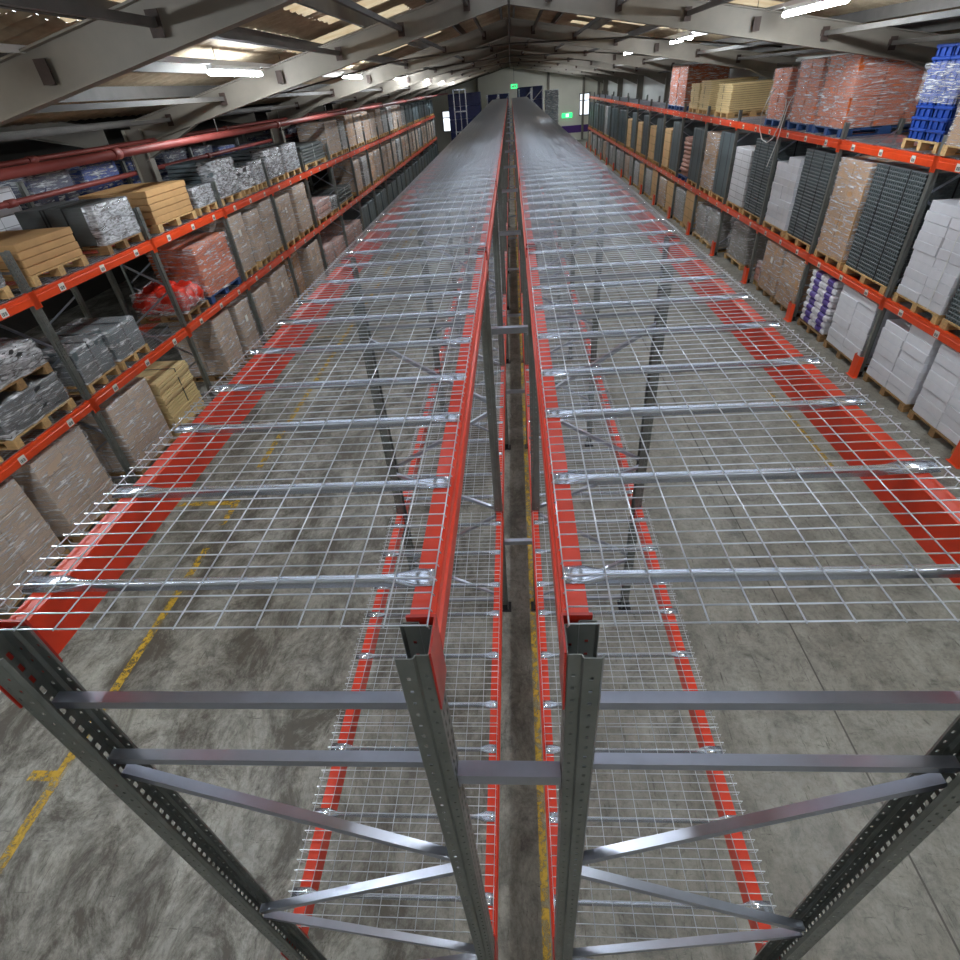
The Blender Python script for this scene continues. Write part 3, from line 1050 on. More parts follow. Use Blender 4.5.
def straps(t, w, d, h, ys, mat='strap', tw=0.014):
    for y in ys:
        m = MB()
        a, b, c, e = y - tw, y + tw, d / 2 + 0.004, h + 0.004
        m.prism([(-c, 0), (-c, e), (c, e), (c, 0), (c - 0.003, 0), (c - 0.003, e - 0.003), (-c + 0.003, e - 0.003), (-c + 0.003, 0)], 'y', a, b)
        m.build('strap', mat, t)

def straps_x(t, w, d, h, xs, mat='strap', tw=0.014):
    for x in xs:
        m = MB()
        c, e = w / 2 + 0.004, h + 0.004
        m.prism([(-c, 0), (-c, e), (c, e), (c, 0), (c - 0.003, 0), (c - 0.003, e - 0.003), (-c + 0.003, e - 0.003), (-c + 0.003, 0)], 'x', x - tw, x + tw)
        m.build('strap', mat, t)

def grid_boxes(t, w, d, h, ny, nx, nz, name, mat, jit, rng, gap=0.004, ch=0.012, front=None):
    bw, bd, bh = w / ny, d / nx, h / nz
    for k in range(nz):
        for j in range(ny):
            for i in range(nx):
                jx, jy = rng.uniform(-jit, jit), rng.uniform(-jit, jit)
                m = MB()
                m.cbox(-bd / 2 + gap, -bw / 2 + gap, 0, bd / 2 - gap, bw / 2 - gap, bh - 0.002, min(ch, bh * 0.2))
                m.build(name, mat, t, (-d / 2 + bd * (i + 0.5) + jx, -w / 2 + bw * (j + 0.5) + jy, bh * k))

def blobby(m, cx_, cy_, z0, rx, ry, rz, seed, amp=0.12, nu=20, nv=10, sq=0.6):
    base = len(m.v)
    for j in range(nv + 1):
        th = PI * j / nv
        for i in range(nu):
            ph = 2 * PI * i / nu
            x = math.copysign(abs(math.cos(ph)) ** sq, math.cos(ph)) * math.sin(th) ** sq
            y = math.copysign(abs(math.sin(ph)) ** sq, math.sin(ph)) * math.sin(th) ** sq
            z = -math.copysign(abs(math.cos(th)) ** sq, math.cos(th))
            n = 1 + amp * mnoise.noise(Vector((x * 2.2, y * 2.2, z * 2.2)) + Vector((seed * 3.3, seed, 0)))
            m.v.append((cx_ + x * rx * n, cy_ + y * ry * n, max(z0, z0 + rz + z * rz * n)))
    for j in range(nv):
        for i in range(nu):
            i2 = (i + 1) % nu
            m.f.append((base + j * nu + i, base + j * nu + i2, base + (j + 1) * nu + i2, base + (j + 1) * nu + i)); m.mi.append(0); m.smooth.append(True)

SEED = [0]
def load(kind, x, y, z, w, d, h, label, near, group=None, name=None, s=1):
    """one palletised load, standing on its pallet at (x, y, z); s = +1 / -1: which way the aisle lies (-x / +x)"""
    SEED[0] += 1
    sd = SEED[0]
    rng = random.Random(sd)
    nm, cat = KIND_NAME[kind]
    t = thing(nm, label, cat, (x, y, z), group)
    fr = -s                                            # direction of the aisle
    if kind in ('tan', 'taupe', 'light', 'graywrap', 'grayplain', 'lightplain'):
        mats = {'tan': ('card', 'stack_card'), 'taupe': ('cardpale', 'stack_taupe'), 'light': ('cardlight', 'stack_light'),
                'graywrap': ('graybox', 'stack_gray'), 'grayplain': ('graybox', 'stack_gray'), 'lightplain': ('cardlight', 'stack_light')}[kind]
        if near:
            nz = max(2, int(round(h / 0.36)))
            grid_boxes(t, w, d, h, 2 if w > 0.75 else 1, 2, nz, 'carton', mats[0], 0.008, rng)
        else:
            m = MB(); m.cbox(-d / 2, -w / 2, 0, d / 2, w / 2, h, 0.015); m.build('carton_block', mats[1], t)
        if kind in ('tan', 'taupe', 'graywrap', 'light'):
            shell(t, w, d, h, sd, mat='wrapthick' if kind == 'graywrap' else 'wrap', fine=1.0 if near else 0.5)
        if near and kind in ('tan', 'taupe') and rng.random() < 0.35:
            m = MB(); xx = fr * (d / 2 + 0.022); m.box(xx - 0.002, -0.09, h * 0.62, xx + 0.002, 0.03, h * 0.62 + 0.14); m.build('dispatch_note', 'label', t)
    elif kind == 'white':
        if near:
            nz = max(4, int(round(h / 0.15)))
            bw = w / 2
            for k in range(nz):
                split = 2
                for j in range(split):
                    jy = rng.uniform(-0.012, 0.012); jx = rng.uniform(-0.012, 0.012)
                    if k == nz - 1 and j == 1 and rng.random() < 0.5: continue
                    hh = h / nz
                    m = MB(); m.cbox(-d / 2 + 0.01, -bw / 2 + 0.002, 0.0005, d / 2 - 0.01, bw / 2 - 0.002, hh - 0.0005, 0.006)
                    m.build('white_pack', 'white', t, (jx, -w / 2 + bw * (j + 0.5) + jy, hh * k))
        else:
            m = MB(); m.cbox(-d / 2, -w / 2, 0, d / 2, w / 2, h, 0.02); m.build('pack_block', 'stack_white', t)
        if near and h > 1.4:
            straps(t, w, d, h * 0.995 + 0.004, (-w * 0.25,), 'whitestrap', 0.008)
    elif kind == 'crate':
        if near:
            nz = int(round(h / 0.065))
            poly = toothed(d, w, 0.06, 0.014)
            for k in range(nz):
                jx, jy = rng.uniform(-0.005, 0.005), rng.uniform(-0.005, 0.005)
                hh = h / nz
                m = MB()
                m.prism([(a * 0.985, b * 0.985) for a, b in poly], 'z', 0.0, hh * 0.62)
                m.cbox(-d / 2, -w / 2, hh * 0.62, d / 2, w / 2, hh * 0.97, 0.006)
                m.build('plastic_tray', 'crate', t, (jx, jy, hh * k))
            straps(t, w, d, h, (-w * 0.2, w * 0.22)); straps_x(t, w, d, h, (0.0,))
        else:
            prof = []
            nz = int(round(h / 0.12))
            for k in range(nz):
                za, zb = h * k / nz, h * (k + 1) / nz
                prof += [(w / 2 - 0.02, za), (w / 2 - 0.02, za + (zb - za) * 0.55), (w / 2, za + (zb - za) * 0.55), (w / 2, zb)]
            poly = prof + [(-a, b) for a, b in reversed(prof)]
            m = MB(); m.prism(poly, 'x', -d / 2, d / 2); m.build('tray_block', 'crate', t)
    elif kind == 'slate':
        m = MB(); m.cbox(-d / 2, -w / 2, 0, d / 2, w / 2, h, 0.02); m.build('panel_block', 'slate', t)
        straps(t, w, d, h, (-w * 0.25, w * 0.25))
        if near:
            m = MB(); xx = fr * (d / 2 + 0.006); m.box(xx - 0.002, -w * 0.12, h * 0.72, xx + 0.002, w * 0.06, h * 0.86); m.build('dispatch_note', 'label', t)
    elif kind == 'board':
        nz = 5 if h > 0.4 else 4
        for k in range(nz):
            m = MB(); hh = h / nz
            m.cbox(-d / 2, -w / 2, 0.002, d / 2, w / 2, hh - 0.003, 0.008)
            m.build('board_bundle', 'cardlight', t, (rng.uniform(-0.012, 0.012), rng.uniform(-0.018, 0.018), hh * k))
    elif kind == 'profile':
        m = MB(); m.cbox(-d / 2 + 0.01, -w / 2 + 0.01, 0, d / 2 - 0.01, w / 2 - 0.01, h, 0.012); m.build('profile_block', 'greyboard', t)
        straps_x(t, w, d, h, (-fr * 0.12, -fr * 0.18, fr * 0.18))
        s2 = shell(t, w, 0.14, h, sd, name='foil_end', mat='foil', off=0.014, amp=0.012)
        s2.location = (fr * (d / 2 - 0.06), 0, 0)
    elif kind == 'silver':
        m = MB(); m.cbox(-d / 2, -w / 2, 0, d / 2, w / 2, h, 0.02); m.build('goods', 'black', t)
        shell(t, w, d, h, sd, name='silver_film', mat='foil', off=0.02, amp=0.028, fine=1.5 if near else 0.7)
    elif kind == 'darkwrap':
        m = MB(); m.cbox(-d / 2, -w / 2, 0, d / 2, w / 2, h, 0.02); m.build('goods', 'slate', t)
        shell(t, w, d, h, sd, mat='wrap', off=0.016, amp=0.022, fine=1.5)
        straps(t, w, d, h + 0.02, (0.0,))
    elif kind == 'blackwrap':
        m = MB(); m.cbox(-d / 2, -w / 2, 0, d / 2, w / 2, h, 0.02); m.build('goods', 'black', t)
        shell(t, w, d, h, sd, mat='wrap', off=0.018, amp=0.028, fine=1.8)
    elif kind == 'bars':
        nl = max(3, int(h / 0.075))
        for k in range(nl):
            hh = h / nl
            inset = 0.0 if k % 2 == 0 else 0.015
            m = MB(); m.cbox(-d / 2 + inset, -w / 2 + inset, 0.002, d / 2 - inset, w / 2 - inset, hh * 0.82, 0.01)
            m.build('slat_layer', 'greyboard', t, (rng.uniform(-0.02, 0.02), rng.uniform(-0.02, 0.02), hh * k))
        straps(t, w, d, h, (0.0,), 'whitestrap')
    elif kind == 'blackbars':
        nl = max(3, int(h / 0.075))
        for k in range(nl):
            hh = h / nl
            m = MB(); m.cbox(-d / 2, -w / 2, 0.002, d / 2, w / 2, hh * 0.85, 0.01)
            m.build('slat_layer', 'slate', t, (rng.uniform(-0.015, 0.015), 0, hh * k))
        s2 = shell(t, w, 0.34, h, sd, name='foil_end', mat='foil', off=0.02, amp=0.03, fine=1.6); s2.location = (fr * (d / 2 - 0.15), 0, 0)
    elif kind == 'slats':
        nl = max(6, int(round(h / 0.055)))
        nb = max(4, int(w / 0.12))
        for k in range(nl):
            hh = h / nl
            m = MB()
            if near:
                pts = [(-w / 2, 0.0)]
                for q in range(nb):
                    a, b = -w / 2 + w * q / nb, -w / 2 + w * (q + 1) / nb
                    pts += [(a + 0.004, hh * 0.78), (b - 0.004, hh * 0.78), (b - 0.002, hh * 0.3)] if q < nb - 1 else [(a + 0.004, hh * 0.78), (b, hh * 0.78)]
                pts.append((w / 2, 0.0))
                m.prism(pts, 'x', -d / 2, d / 2)
            else:
                m.cbox(-d / 2, -w / 2, 0.001, d / 2, w / 2, hh * 0.8, 0.004)
            m.build('slat_layer', 'cream', t, (rng.uniform(-0.02, 0.02), rng.uniform(-0.012, 0.012), hh * k))
        core = MB(); core.box(-d / 2 + 0.05, -w / 2 + 0.05, 0.0, d / 2 - 0.05, w / 2 - 0.05, h * 0.97); core.build('spacer_core', 'pinedark', t)
        straps(t, w, d, h, (w * 0.1,))
    elif kind == 'orange':
        nz = int(round(h / 0.17)); ny = 2
        nx = 3
        for k in range(nz):
            for i in range(nx):
                for j in range(ny):
                    bw, bd, hh = w / ny, d / nx, h / nz
                    m = MB()
                    m.cbox(-bd / 2 + 0.012, -bw / 2 + 0.012, 0, bd / 2 - 0.012, bw / 2 - 0.012, hh * 0.72, 0.012)
                    m.cbox(-bd / 2 + 0.003, -bw / 2 + 0.003, hh * 0.72, bd / 2 - 0.003, bw / 2 - 0.003, hh * 0.98, 0.006)
                    m.build('orange_crate', 'orangebox', t, (-d / 2 + bd * (i + 0.5) + rng.uniform(-0.008, 0.008), -w / 2 + bw * (j + 0.5) + rng.uniform(-0.008, 0.008), hh * k))
        shell(t, w, d, h, sd, mat='wrapthick' if s > 0 else 'wrap', off=0.02, amp=0.03, fine=1.6)
    elif kind == 'orangefar':
        m = MB(); m.cbox(-d / 2, -w / 2, 0, d / 2, w / 2, h, 0.02); m.build('crate_block', 'stack_orange', t)
        shell(t, w, d, h, sd, mat='wrap', off=0.02, amp=0.03)
    elif kind == 'blue':
        nz = int(round(h / 0.16))
        for k in range(nz):
            for j in range(2):
                hh = h / nz; bw = w / 2
                m = MB()
                m.prism([(a * 0.96, b * 0.96) for a, b in toothed(d, bw, 0.12, 0.025)], 'z', 0, hh * 0.7)
                m.cbox(-d / 2, -bw / 2 + 0.003, hh * 0.7, d / 2, bw / 2 - 0.003, hh * 0.98, 0.01)
                m.build('blue_crate', 'bluebox', t, (rng.uniform(-0.01, 0.01), -w / 2 + bw * (j + 0.5), hh * k))
        shell(t, w, d, h * 0.42, sd, mat='wrapthick', off=0.02, amp=0.03, z0=h * 0.40, top=False, fine=2.0)
    elif kind == 'bluefar':
        m = MB(); m.cbox(-d / 2, -w / 2, 0, d / 2, w / 2, h, 0.03); m.build('crate_block', 'bluebox', t)
        shell(t, w, d, h, sd, mat='wrap', off=0.02, amp=0.03)
    elif kind == 'navyfar':
        m = MB(); m.cbox(-d / 2, -w / 2, 0, d / 2, w / 2, h, 0.03); m.build('crate_block', 'navy', t)
        shell(t, w, d, h, sd, mat='wrap', off=0.02, amp=0.03)
    elif kind == 'bags':
        nz = 8
        for k in range(nz):
            for j in range(2):
                m = MB(); hh = h / nz
                m.cbox(-d / 2, -w / 4 + 0.004, 0, d / 2, w / 4 - 0.004, hh * 0.97, 0.035)
                m.build('sack', 'bag', t, (rng.uniform(-0.015, 0.015), -w / 4 + j * w / 2 + rng.uniform(-0.01, 0.01), hh * k))
    elif kind == 'redbags':
        for j in range(3):
            for i in range(2):
                m = MB()
                blobby(m, 0, 0, 0.0, d * 0.29, w * 0.20, h * (0.36 + 0.1 * rng.random()), sd + j * 3 + i, amp=0.35, sq=0.75)
                m.build('red_sack', 'redbag', t, (-d * 0.24 + i * d * 0.48, -w * 0.32 + j * w * 0.32, 0.0))
        shell(t, w * 0.96, d * 0.96, h * 0.8, sd, mat='wrap', off=0.02, amp=0.05, flare=0.06, top=False, fine=1.6)
    elif kind == 'pinkwrap':
        nl = max(2, int(h / 0.14))
        for k in range(nl):
            hh = h / nl
            m = MB(); m.cbox(-d / 2, -w / 2, 0.001, d / 2, w / 2, hh * 0.9, 0.012); m.build('board_bundle', 'pink', t, (rng.uniform(-0.03, 0.03), rng.uniform(-0.03, 0.03), hh * k))
        shell(t, w, d, h, sd, mat='wrapthick', off=0.03, amp=0.03)
    elif kind == 'pinklayers':
        nl = int(h / 0.13)
        for k in range(nl):
            hh = h / nl
            m = MB(); blobby(m, 0, 0, 0.0, d / 2, w / 2, hh * 0.55, sd + k, amp=0.05, sq=0.4); m.build('sack', 'pink', t, (rng.uniform(-0.03, 0.03), rng.uniform(-0.03, 0.03), hh * k))
    elif kind == 'clearwrap':
        m = MB(); m.cbox(-d / 2 + 0.06, -w / 2 + 0.06, 0, d / 2 - 0.06, w / 2 - 0.06, h * 0.9, 0.03); m.build('goods', 'graybox', t)
        shell(t, w, d, h, sd, mat='wrapthick', off=0.0, amp=0.05, fine=1.4)
    return t

KIND_NAME = {'tan': ('wrapped_carton_stack', 'wrapped pallet load'), 'taupe': ('wrapped_carton_stack', 'wrapped pallet load'), 'light': ('wrapped_carton_stack', 'wrapped pallet load'),
             'graywrap': ('wrapped_pack_stack', 'wrapped pallet load'), 'grayplain': ('grey_pack_stack', 'pallet load'), 'lightplain': ('carton_stack', 'pallet load'),
             'white': ('white_pack_stack', 'pallet load'), 'crate': ('plastic_tray_stack', 'pallet load'), 'slate': ('strapped_panel_stack', 'pallet load'),
             'board': ('board_stack', 'pallet load'), 'profile': ('profile_bundle', 'pallet load'), 'silver': ('silver_wrapped_load', 'wrapped pallet load'),
             'darkwrap': ('wrapped_grey_load', 'wrapped pallet load'), 'blackwrap': ('wrapped_black_load', 'wrapped pallet load'), 'bars': ('slat_bundle', 'pallet load'),
             'blackbars': ('slat_bundle', 'pallet load'), 'slats': ('timber_slat_stack', 'pallet load'), 'orange': ('orange_crate_stack', 'wrapped pallet load'),
             'orangefar': ('orange_crate_stack', 'wrapped pallet load'), 'blue': ('blue_crate_stack', 'wrapped pallet load'), 'bluefar': ('blue_crate_stack', 'wrapped pallet load'),
             'navyfar': ('navy_crate_stack', 'wrapped pallet load'), 'bags': ('sack_stack', 'pallet load'), 'redbags': ('red_sack_heap', 'wrapped pallet load'),
             'pinkwrap': ('wrapped_board_stack', 'wrapped pallet load'), 'pinklayers': ('sack_stack', 'pallet load'), 'clearwrap': ('film_wrapped_load', 'wrapped pallet load')}
KIND_DESC = {'tan': 'wrapped brown carton stack', 'taupe': 'wrapped taupe carton stack', 'light': 'wrapped tan carton stack', 'graywrap': 'film-wrapped grey pack stack',
             'grayplain': 'plain grey pack stack', 'lightplain': 'light tan carton stack', 'white': 'white pack stack', 'crate': 'dark grey tray stack', 'slate': 'slate grey panel stack',
             'board': 'flat tan board stack', 'profile': 'strapped grey profile bundle', 'silver': 'shiny silver wrapped load', 'darkwrap': 'film-wrapped grey load',
             'blackwrap': 'glossy black wrapped load', 'bars': 'grey slat bundle', 'blackbars': 'dark slat bundle', 'slats': 'pale timber slat stack', 'orange': 'wrapped orange crate stack',
             'orangefar': 'wrapped orange crate stack', 'blue': 'blue crate stack', 'bluefar': 'wrapped blue crate stack', 'navyfar': 'wrapped navy crate stack', 'bags': 'white-and-purple sack stack',
             'redbags': 'red sack heap', 'pinkwrap': 'wrapped pinkish board stack', 'pinklayers': 'pinkish sack stack', 'clearwrap': 'cloudy film-wrapped load'}

def fill(side, lev, items):
    """items: (y0, y1, kind, height[, pallet, depth, setback])"""
    S = SIDES[side]; s = S['s']
    zb = {'top shelf': S['top'], 'middle shelf': S['mid'], 'floor': 0.0}[lev]
    items = sorted(items, key=lambda q: q[0])
    cnt = {}
    for it in items:
        y0, y1, kind, h = it[:4]
        pal = it[4] if len(it) > 4 and it[4] else 'pine'
        d = it[5] if len(it) > 5 and it[5] else 1.04
        sb = it[6] if len(it) > 6 else 0.03
        yc, w = (y0 + y1) / 2, (y1 - y0)
        bay = max(0, int((yc - S['f0']) // 3.0))
        k = cnt.get(bay, 0); cnt[bay] = k + 1
        where = '%s of %s rack, %s bay from near end, %s along' % (lev, side, ORD[bay], ORD[k])
        x = s * (XF + sb + d / 2)
        near = yc < 17 or (s < 0 and yc < 14)
        zz = zb + (0.026 if lev == 'top shelf' or (lev == 'middle shelf' and s < 0 and bay < 4) else 0.0) + 0.001
        if lev == 'floor': zz = 0.001
        if pal != 'none':
            pn = {'pine': 'wooden pallet', 'pinedark': 'aged pallet', 'bluepal': 'blue pallet'}[pal]
            pallet(x, yc, zz, w, '%s, %s' % (pn, where), pal, d, detail=yc < 22)
            zz += 0.141
        load(kind, x, yc, zz, w - 0.02, d - 0.02, h, '%s, %s' % (KIND_DESC[kind], where), near, 'loads on the %s of the %s rack' % (lev, side), s=s)

# wall-side rack, top shelf
fill('wall-side', 'top shelf', [
    (8.6, 9.78, 'tan', 1.05, 'pine', 1.04, -0.03), (9.98, 10.9, 'blue', 1.22),
    (13.0, 14.25, 'orange', 1.18, 'bluepal', 1.7), (14.42, 15.55, 'orange', 1.15, 'bluepal', 1.2), (15.95, 16.95, 'orange', 1.02, 'bluepal', 1.2),
    (19.9, 21.2, 'slats', 0.72, 'pine', 1.5), (21.98, 23.1, 'slats', 0.8, 'pine', 1.5), (23.25, 24.3, 'slats', 0.72, 'pine', 1.3),
    (25.05, 26.2, 'orangefar', 1.25, 'bluepal', 1.5), (26.35, 27.5, 'orangefar', 1.25, 'bluepal', 1.5)])
# wall-side rack, middle shelf
far_mid = []
for i in range(7, 16):
    y = 6.85 + 3 * i
    far_mid += [(y + 0.12, y + 1.4, 'slate', 1.62), (y + 1.58, y + 2.7, 'lightplain' if i in (7, 8, 9) else 'slate', 1.28 if i in (7, 8, 9) else 1.6)]
far_mid[-7] = far_mid[-7][:2] + ('graywrap', 1.6)
fill('wall-side', 'middle shelf', [
    (7.0, 8.42, 'crate', 1.6), (8.52, 9.70, 'white', 1.58), (9.97, 11.45, 'crate', 1.76), (11.58, 12.72, 'tan', 1.72),
    (12.98, 14.28, 'crate', 1.74), (14.42, 15.7, 'white', 1.5), (15.98, 17.28, 'crate', 1.72), (17.42, 18.68, 'white', 1.42),
    (18.98, 20.25, 'slate', 1.7), (20.4, 21.65, 'tan', 1.6), (21.98, 23.3, 'slate', 1.62), (23.45, 24.6, 'pinklayers', 1.25, 'bluepal'),
    (24.98, 26.3, 'slate', 1.65), (26.5, 27.6, 'lightplain', 1.35)] + far_mid)
# wall-side rack, floor
fl = []
for i in range(5, 16):
    y = 6.85 + 3 * i
    fl += [(y + 0.15, y + 1.3, 'lightplain' if i < 9 else 'grayplain', 1.15 if i % 2 else 1.08), (y + 1.45, y + 2.75, 'graywrap' if i % 3 else 'tan', 1.05)]
fill('wall-side', 'floor', [
    (7.0, 8.25, 'white', 1.17, 'pinedark'), (8.4, 9.68, 'white', 1.18, 'pinedark'), (10.02, 11.3, 'white', 1.16, 'pinedark'), (11.5, 12.6, 'bags', 1.12, 'pinedark'),
    (13.0, 14.05, 'tan', 1.14, 'pinedark'), (14.15, 15.2, 'tan', 1.14, 'pinedark'), (15.3, 15.7, 'pinkwrap', 0.5, 'pine', 0.8, 0.12),
    (17.0, 18.5, 'clearwrap', 1.05, 'pine', 1.04, 0.2), (19.1, 20.45, 'clearwrap', 1.05), (20.6, 21.6, 'clearwrap', 1.0)] + fl)

# pipe-side rack, top shelf
far_top = []
kinds = ['tan', 'taupe', 'graywrap', 'taupe']
for i in range(8, 12):
    y = 3.98 + 3 * i
    far_top += [(y + 0.15, y + 1.35, kinds[i % 4], 1.05), (y + 1.55, y + 2.75, 'graywrap' if i % 2 else 'taupe', 0.95)]
for i in range(12, 17):
    y = 3.98 + 3 * i
    far_top += [(y + 0.2, y + 1.4, 'slate', 0.95), (y + 1.6, y + 2.7, 'slate', 0.9)]
fill('pipe-side', 'top shelf', [
    (4.5, 5.4, 'darkwrap', 0.35), (5.75, 6.75, 'silver', 0.38),
    (7.15, 8.3, 'board', 0.40, 'pine', 1.2), (8.85, 9.85, 'profile', 0.56, 'pinedark', 1.3),
    (10.4, 11.85, 'board', 0.55, 'pine', 1.3), (12.0, 12.85, 'profile', 0.36, 'pine'),
    (13.1, 14.2, 'blackbars', 0.72, 'pine'), (14.35, 15.08, 'silver', 0.45, 'pine'), (15.2, 15.86, 'profile', 0.5, 'pine'),
    (16.1, 17.3, 'blackbars', 0.66, 'pine'), (17.5, 18.75, 'profile', 0.66, 'pine'),
    (19.2, 21.6, 'bars', 0.5, 'pine'), (22.2, 23.9, 'taupe', 0.98, 'pine'), (24.1, 24.85, 'graywrap', 0.9, 'pine'),
    (25.15, 26.4, 'tan', 1.05, 'pine'), (26.6, 27.8, 'taupe', 1.0, 'pine')] + far_top)
# pipe-side rack, middle shelf
far_m = []
for i in range(7, 17):
    y = 3.98 + 3 * i
    a, b = (('taupe', 'taupe'), ('taupe', 'graywrap'), ('tan', 'taupe'))[i % 3]
    far_m += [(y + 0.2, y + 1.2, a, 1.1), (y + 1.7, y + 2.7, b, 1.1)]
fill('pipe-side', 'middle shelf', [
    (4.35, 5.3, 'silver', 0.5), (5.55, 6.72, 'blackwrap', 0.42), (7.1, 7.85, 'darkwrap', 0.52), (7.95, 8.75, 'darkwrap', 0.50),
    (10.22, 11.12, 'redbags', 0.55, 'pinedark'), (11.25, 12.8, 'orange', 1.0, 'bluepal'),
    (13.12, 13.88, 'taupe', 1.20), (14.12, 14.86, 'taupe', 1.12), (15.08, 15.8, 'taupe', 1.2), (16.12, 17.3, 'taupe', 1.14), (17.58, 18.75, 'taupe', 1.22),
    (19.3, 21.0, 'pinkwrap', 0.5), (21.1, 21.85, 'silver', 0.4), (22.15, 24.2, 'bars', 0.45)] + far_m)
# the second tier of the dark load: another pallet standing on the first load
zt = SIDES['pipe-side']['mid'] + 0.02 + 0.141 + 0.42 + 0.03
pallet(-(XF + 0.03 + 0.52), 6.13, zt, 1.1, 'orange-brown pallet standing on the glossy black wrapped load', 'pinedark', 1.04)
load('silver', -(XF + 0.03 + 0.52), 6.13, zt + 0.141, 1.05, 1.0, 0.36, 'silver wrapped load on the pallet above the glossy black load', True, s=-1)
# pipe-side rack, floor
flp = []
for i in range(6, 17):
    y = 3.98 + 3 * i
    flp += [(y + 0.2, y + 1.35, 'slate' if i > 6 else 'pinkwrap', 1.0 if i > 6 else 0.75), (y + 1.6, y + 2.75, 'slate' if i > 6 else 'pinkwrap', 1.0 if i > 6 else 0.7)]
fill('pipe-side', 'floor', [
    (4.15, 5.3, 'taupe', 1.28, 'pinedark'), (5.55, 6.6, 'taupe', 1.3, 'pinedark'), (7.2, 8.35, 'taupe', 1.22, 'pinedark'), (8.5, 9.6, 'slats', 1.0), (11.0, 11.85, 'taupe', 1.26, 'pinedark', None, 0.05), (12.1, 12.82, 'taupe', 1.18, 'pinedark'),
    (13.2, 14.15, 'taupe', 1.14, 'pinedark'), (14.45, 15.6, 'taupe', 1.22, 'pinedark'), (16.15, 17.3, 'tan', 1.15, None, None, 0.25), (17.55, 18.75, 'taupe', 1.2), (19.2, 20.2, 'pinkwrap', 0.8), (20.4, 21.7, 'pinkwrap', 0.7)] + flp)

# wood boards lying beside the slat stack are part of its pallet row: a dark board pile behind it
# ------------------------------------------------------------------ the rack behind the pipe-side rack
XB = -8.35
p = None
for i in range(17):
    y = 3.98 + 3.0 * i
    lab = 'grey upright frame of the rack behind the thick red pipe, %s from near end' % ORD[i]
    if p is None:
        p = rack_frame(lab, 1.1, EYE - 0.75, [(IN, 0.4, 1.05, 1.0), (1.05, 1.1, IN, 1.7), (IN, 1.8, 1.05, 2.4), (1.05, 2.5, IN, 3.1), (IN, 3.2, 1.05, 3.8)], [0.2, 4.0], 'post', holes=False)
        p.location = (XB - 1.1, y, 0); p['group'] = 'frames of the rack behind the pipe'
    else:
        dup(p, (XB - 1.1, y, 0), lab)
for where, x, fr in (('nearer', XB, 1), ('farther', XB - 1.1, -1)):
    p = None
    for i in range(16):
        lab = '%s beam of the rack behind the thick red pipe, %s bay from near end' % (where, ORD[i])
        if p is None:
            p = rack_beam(3.0, fr, 'orange', 0.15, plate='orange'); p.location = (x, 3.98, EYE - 1.8); p['label'] = lab; p['group'] = 'beams of the rack behind the pipe'
        else:
            dup(p, (x, 3.98 + 3.0 * i, EYE - 1.8), lab)
BK = ['silver', 'white', 'graywrap', 'white', 'navyfar', 'bluefar', 'bluefar', 'navyfar', 'navyfar', 'bluefar', 'bluefar', 'navyfar', 'navyfar', 'navyfar', 'taupe', 'taupe', 'slate', 'slate']
for i in range(32):
    y = 3.98 + 1.5 * i + 0.75
    kind = BK[i] if i < len(BK) else 'slate'
    bay, k = divmod(i, 2)
    where = 'rack behind red pipe, %s bay from near end, %s along' % (ORD[bay], ORD[k])
    pallet(XB - 0.55, y, EYE - 1.798, 1.15, 'pallet on the ' + where, 'pinedark', 1.0, detail=False)
    load(kind, XB - 0.55, y, EYE - 1.656, 1.12, 0.98, (0.85 if i < 9 else 0.62) + 0.32 * random.random(), '%s, %s' % (KIND_DESC[kind], where), False, 'loads behind the red pipe', s=-1)

# ------------------------------------------------------------------ loose strap hanging off the wall-side top shelf
xs = XF - 0.07
t = MB(); t.tube([(xs, 16.45, EYE - 0.60), (xs - 0.02, 16.75, EYE - 0.85), (xs - 0.03, 16.92, EYE - 1.15), (xs - 0.03, 16.85, EYE - 1.45), (xs - 0.03, 16.55, EYE - 1.66), (xs - 0.03, 16.2, EYE - 1.70), (xs - 0.03, 15.9, EYE - 1.58),
                    (xs - 0.03, 15.68, EYE - 1.30), (xs - 0.01, 15.6, EYE - 0.95), (xs, 15.66, EYE - 0.8)], 0.012, 6)
tag(t.build('loose_strap', 'whitestrap'), 'white strap hanging in a loop from the wrapped orange crates', 'strap')
t = MB(); t.tube([(xs + 0.045, 15.42, EYE - 0.72), (xs + 0.02, 15.46, EYE - 0.8), (xs - 0.01, 15.5, EYE - 0.95), (xs - 0.03, 15.54, EYE - 1.3), (xs - 0.03, 15.62, EYE - 1.65), (xs - 0.03, 15.85, EYE - 2.1), (xs - 0.03, 15.9, EYE - 2.2)], 0.010, 6)
tag(t.build('loose_strap', 'whitestrap'), 'straight white strap end dangling beside the looped strap', 'strap')

# ------------------------------------------------------------------ the far end
def lace_frame(x0, x1, y, z1, label, rungs=False):
    t = thing('upright_frame', label, 'rack frame', (x0, y, 0))
    w = x1 - x0
    for x in (0, w):
        m = MB(); m.box(x - 0.05, -0.05, 0, x + 0.05, 0.05, z1); m.build('upright', 'galv', t)
    n = 5
    zs = [z1 - 0.25 - 0.75 * k for k in range(n)]
    if rungs:
        for z in (z1 - 0.05, z1 - 1.55, z1 - 3.0):
            m = MB(); m.box(0.05, -0.04, z - 0.05, w - 0.05, 0.04, z + 0.05); m.build('rung', 'galv', t)
        m = MB(); m.box(w / 2 - 0.03, -0.03, 0, w / 2 + 0.03, 0.03, z1 - 0.1); m.build('stile', 'galv', t)
        return t
    for k in range(n - 1):
        m = MB(); m.bar((0.05 if k % 2 else w - 0.05, 0, zs[k]), (w - 0.05 if k % 2 else 0.05, 0, zs[k + 1]), 0.05, 0.05, up=(0, 1, 0)); m.build('brace', 'galv', t)
    return t
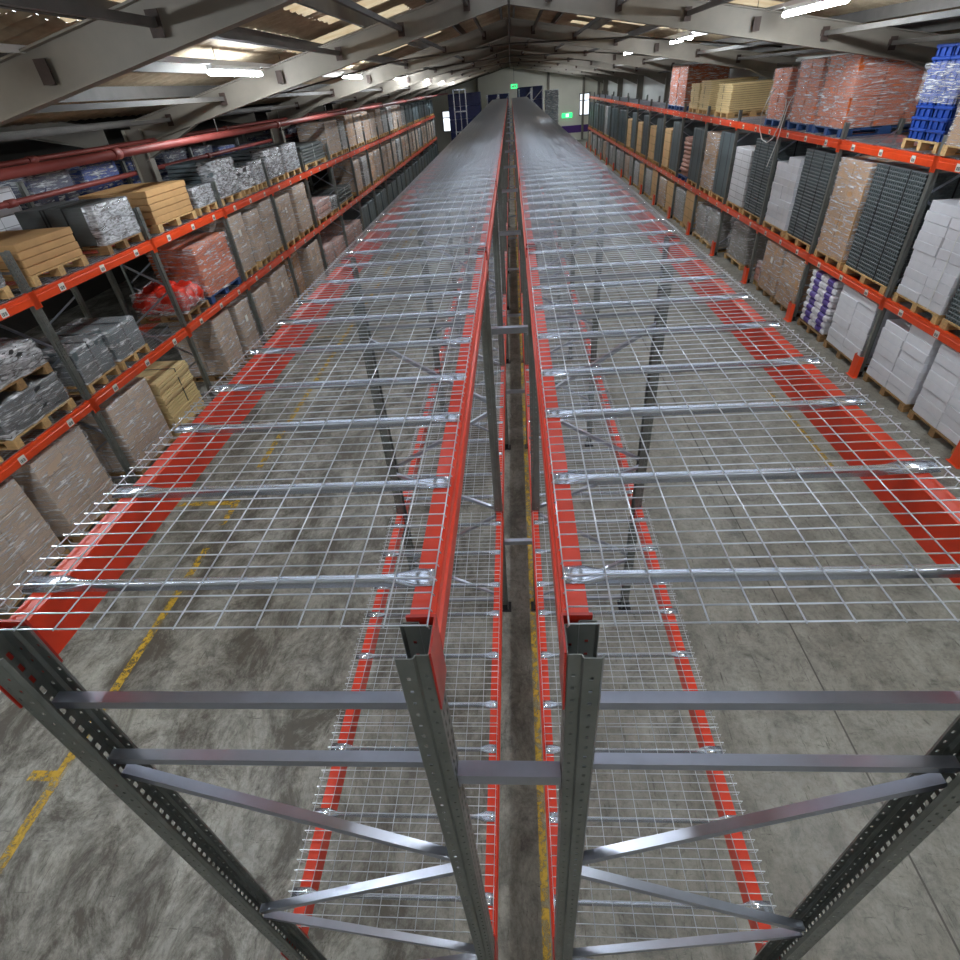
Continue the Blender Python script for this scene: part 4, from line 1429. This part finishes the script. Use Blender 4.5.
lace_frame(-2.0, -1.1, 56.6, EYE - 0.75, 'pale braced rack end frame beyond the pipe-side empty row')
lace_frame(-1.0, -0.15, 56.6, EYE - 0.72, 'second pale braced frame beyond the pipe-side empty row, by the green sign')
lace_frame(0.75, 1.75, 56.6, EYE - 0.55, 'pale braced frame beyond the wall-side empty row, by the green sign')
lace_frame(1.85, 2.75, 56.6, EYE - 0.45, 'outermost pale braced frame beyond the wall-side empty row')
lace_frame(-4.75, -3.75, 55.0, EYE - 0.15, 'tall pale rack frame standing before the blue block at the far end', True)
def endblock(name, cat, label, x0, x1, y0, y1, z1, mat, seed, film_=None):
    t = thing(name, label, cat, ((x0 + x1) / 2, (y0 + y1) / 2, 0))
    m = MB(); w, d = y1 - y0, x1 - x0
    n = max(2, int(z1 / 0.9))
    for k in range(n):
        m = MB(); m.cbox(-d / 2, -w / 2, 0, d / 2, w / 2, z1 / n - 0.02, 0.03); m.build('crate_tier', mat, t, (0, 0, z1 / n * k))
    if film_: shell(t, w, d, z1, seed, mat=film_, off=0.03, amp=0.05)
    return t
endblock('navy_crate_block', 'crate stack', 'navy crate block behind the braced frames beyond the pipe-side row', -2.1, -0.1, 57.2, 58.6, EYE - 0.75, 'navy', 71)
endblock('navy_crate_block', 'crate stack', 'navy crate block behind the braced frames beyond the wall-side row', 0.6, 2.8, 57.2, 58.6, EYE - 0.42, 'navy', 72)
endblock('blue_crate_block', 'crate stack', 'tall deep blue crate block by the bright far window', -5.4, -2.6, 56.5, 58.2, EYE - 0.45, 'navy', 73)
endblock('silver_wrapped_stack', 'crate stack', 'grey stack in shiny film against the far cream wall', 3.05, 4.1, 57.0, 58.0, EYE - 0.8, 'slate', 74, 'wrapthick')
endblock('dark_shelving_block', 'crate stack', 'dark stacked goods between the pipe-side rack and blue block', -7.4, -6.9, 57, 58, EYE - 1.4, 'slate', 75)

t = thing('exit_sign', 'green lit exit sign hanging over the gap at the far end', 'sign', (0.33, 56.0, EYE - 0.32))
m = MB(); m.box(-0.28, -0.04, -0.16, 0.28, 0.04, 0.16); m.build('sign_box', 'exit', t)
m = MB(); m.box(-0.16, -0.048, -0.07, -0.02, -0.041, 0.07); m.box(0.04, -0.048, -0.09, 0.14, -0.041, 0.09); m.build('pictogram', 'label', t)
m = MB(); m.tube([(0, 0, 0.16), (0, 0, roof_z(0.33) - EYE + 0.32)], 0.012, 5); m.build('hanger', 'purlin', t)
t = thing('exit_sign', 'green lit exit sign on the far cream wall', 'sign', (5.4, Y1 - 0.05, EYE - 3.0))
m = MB(); m.box(-0.5, -0.04, -0.2, 0.5, 0.05, 0.2); m.build('sign_box', 'exit', t)
m = MB(); m.box(-0.12, -0.048, -0.13, 0.16, -0.041, 0.13); m.build('pictogram', 'daylight', t)
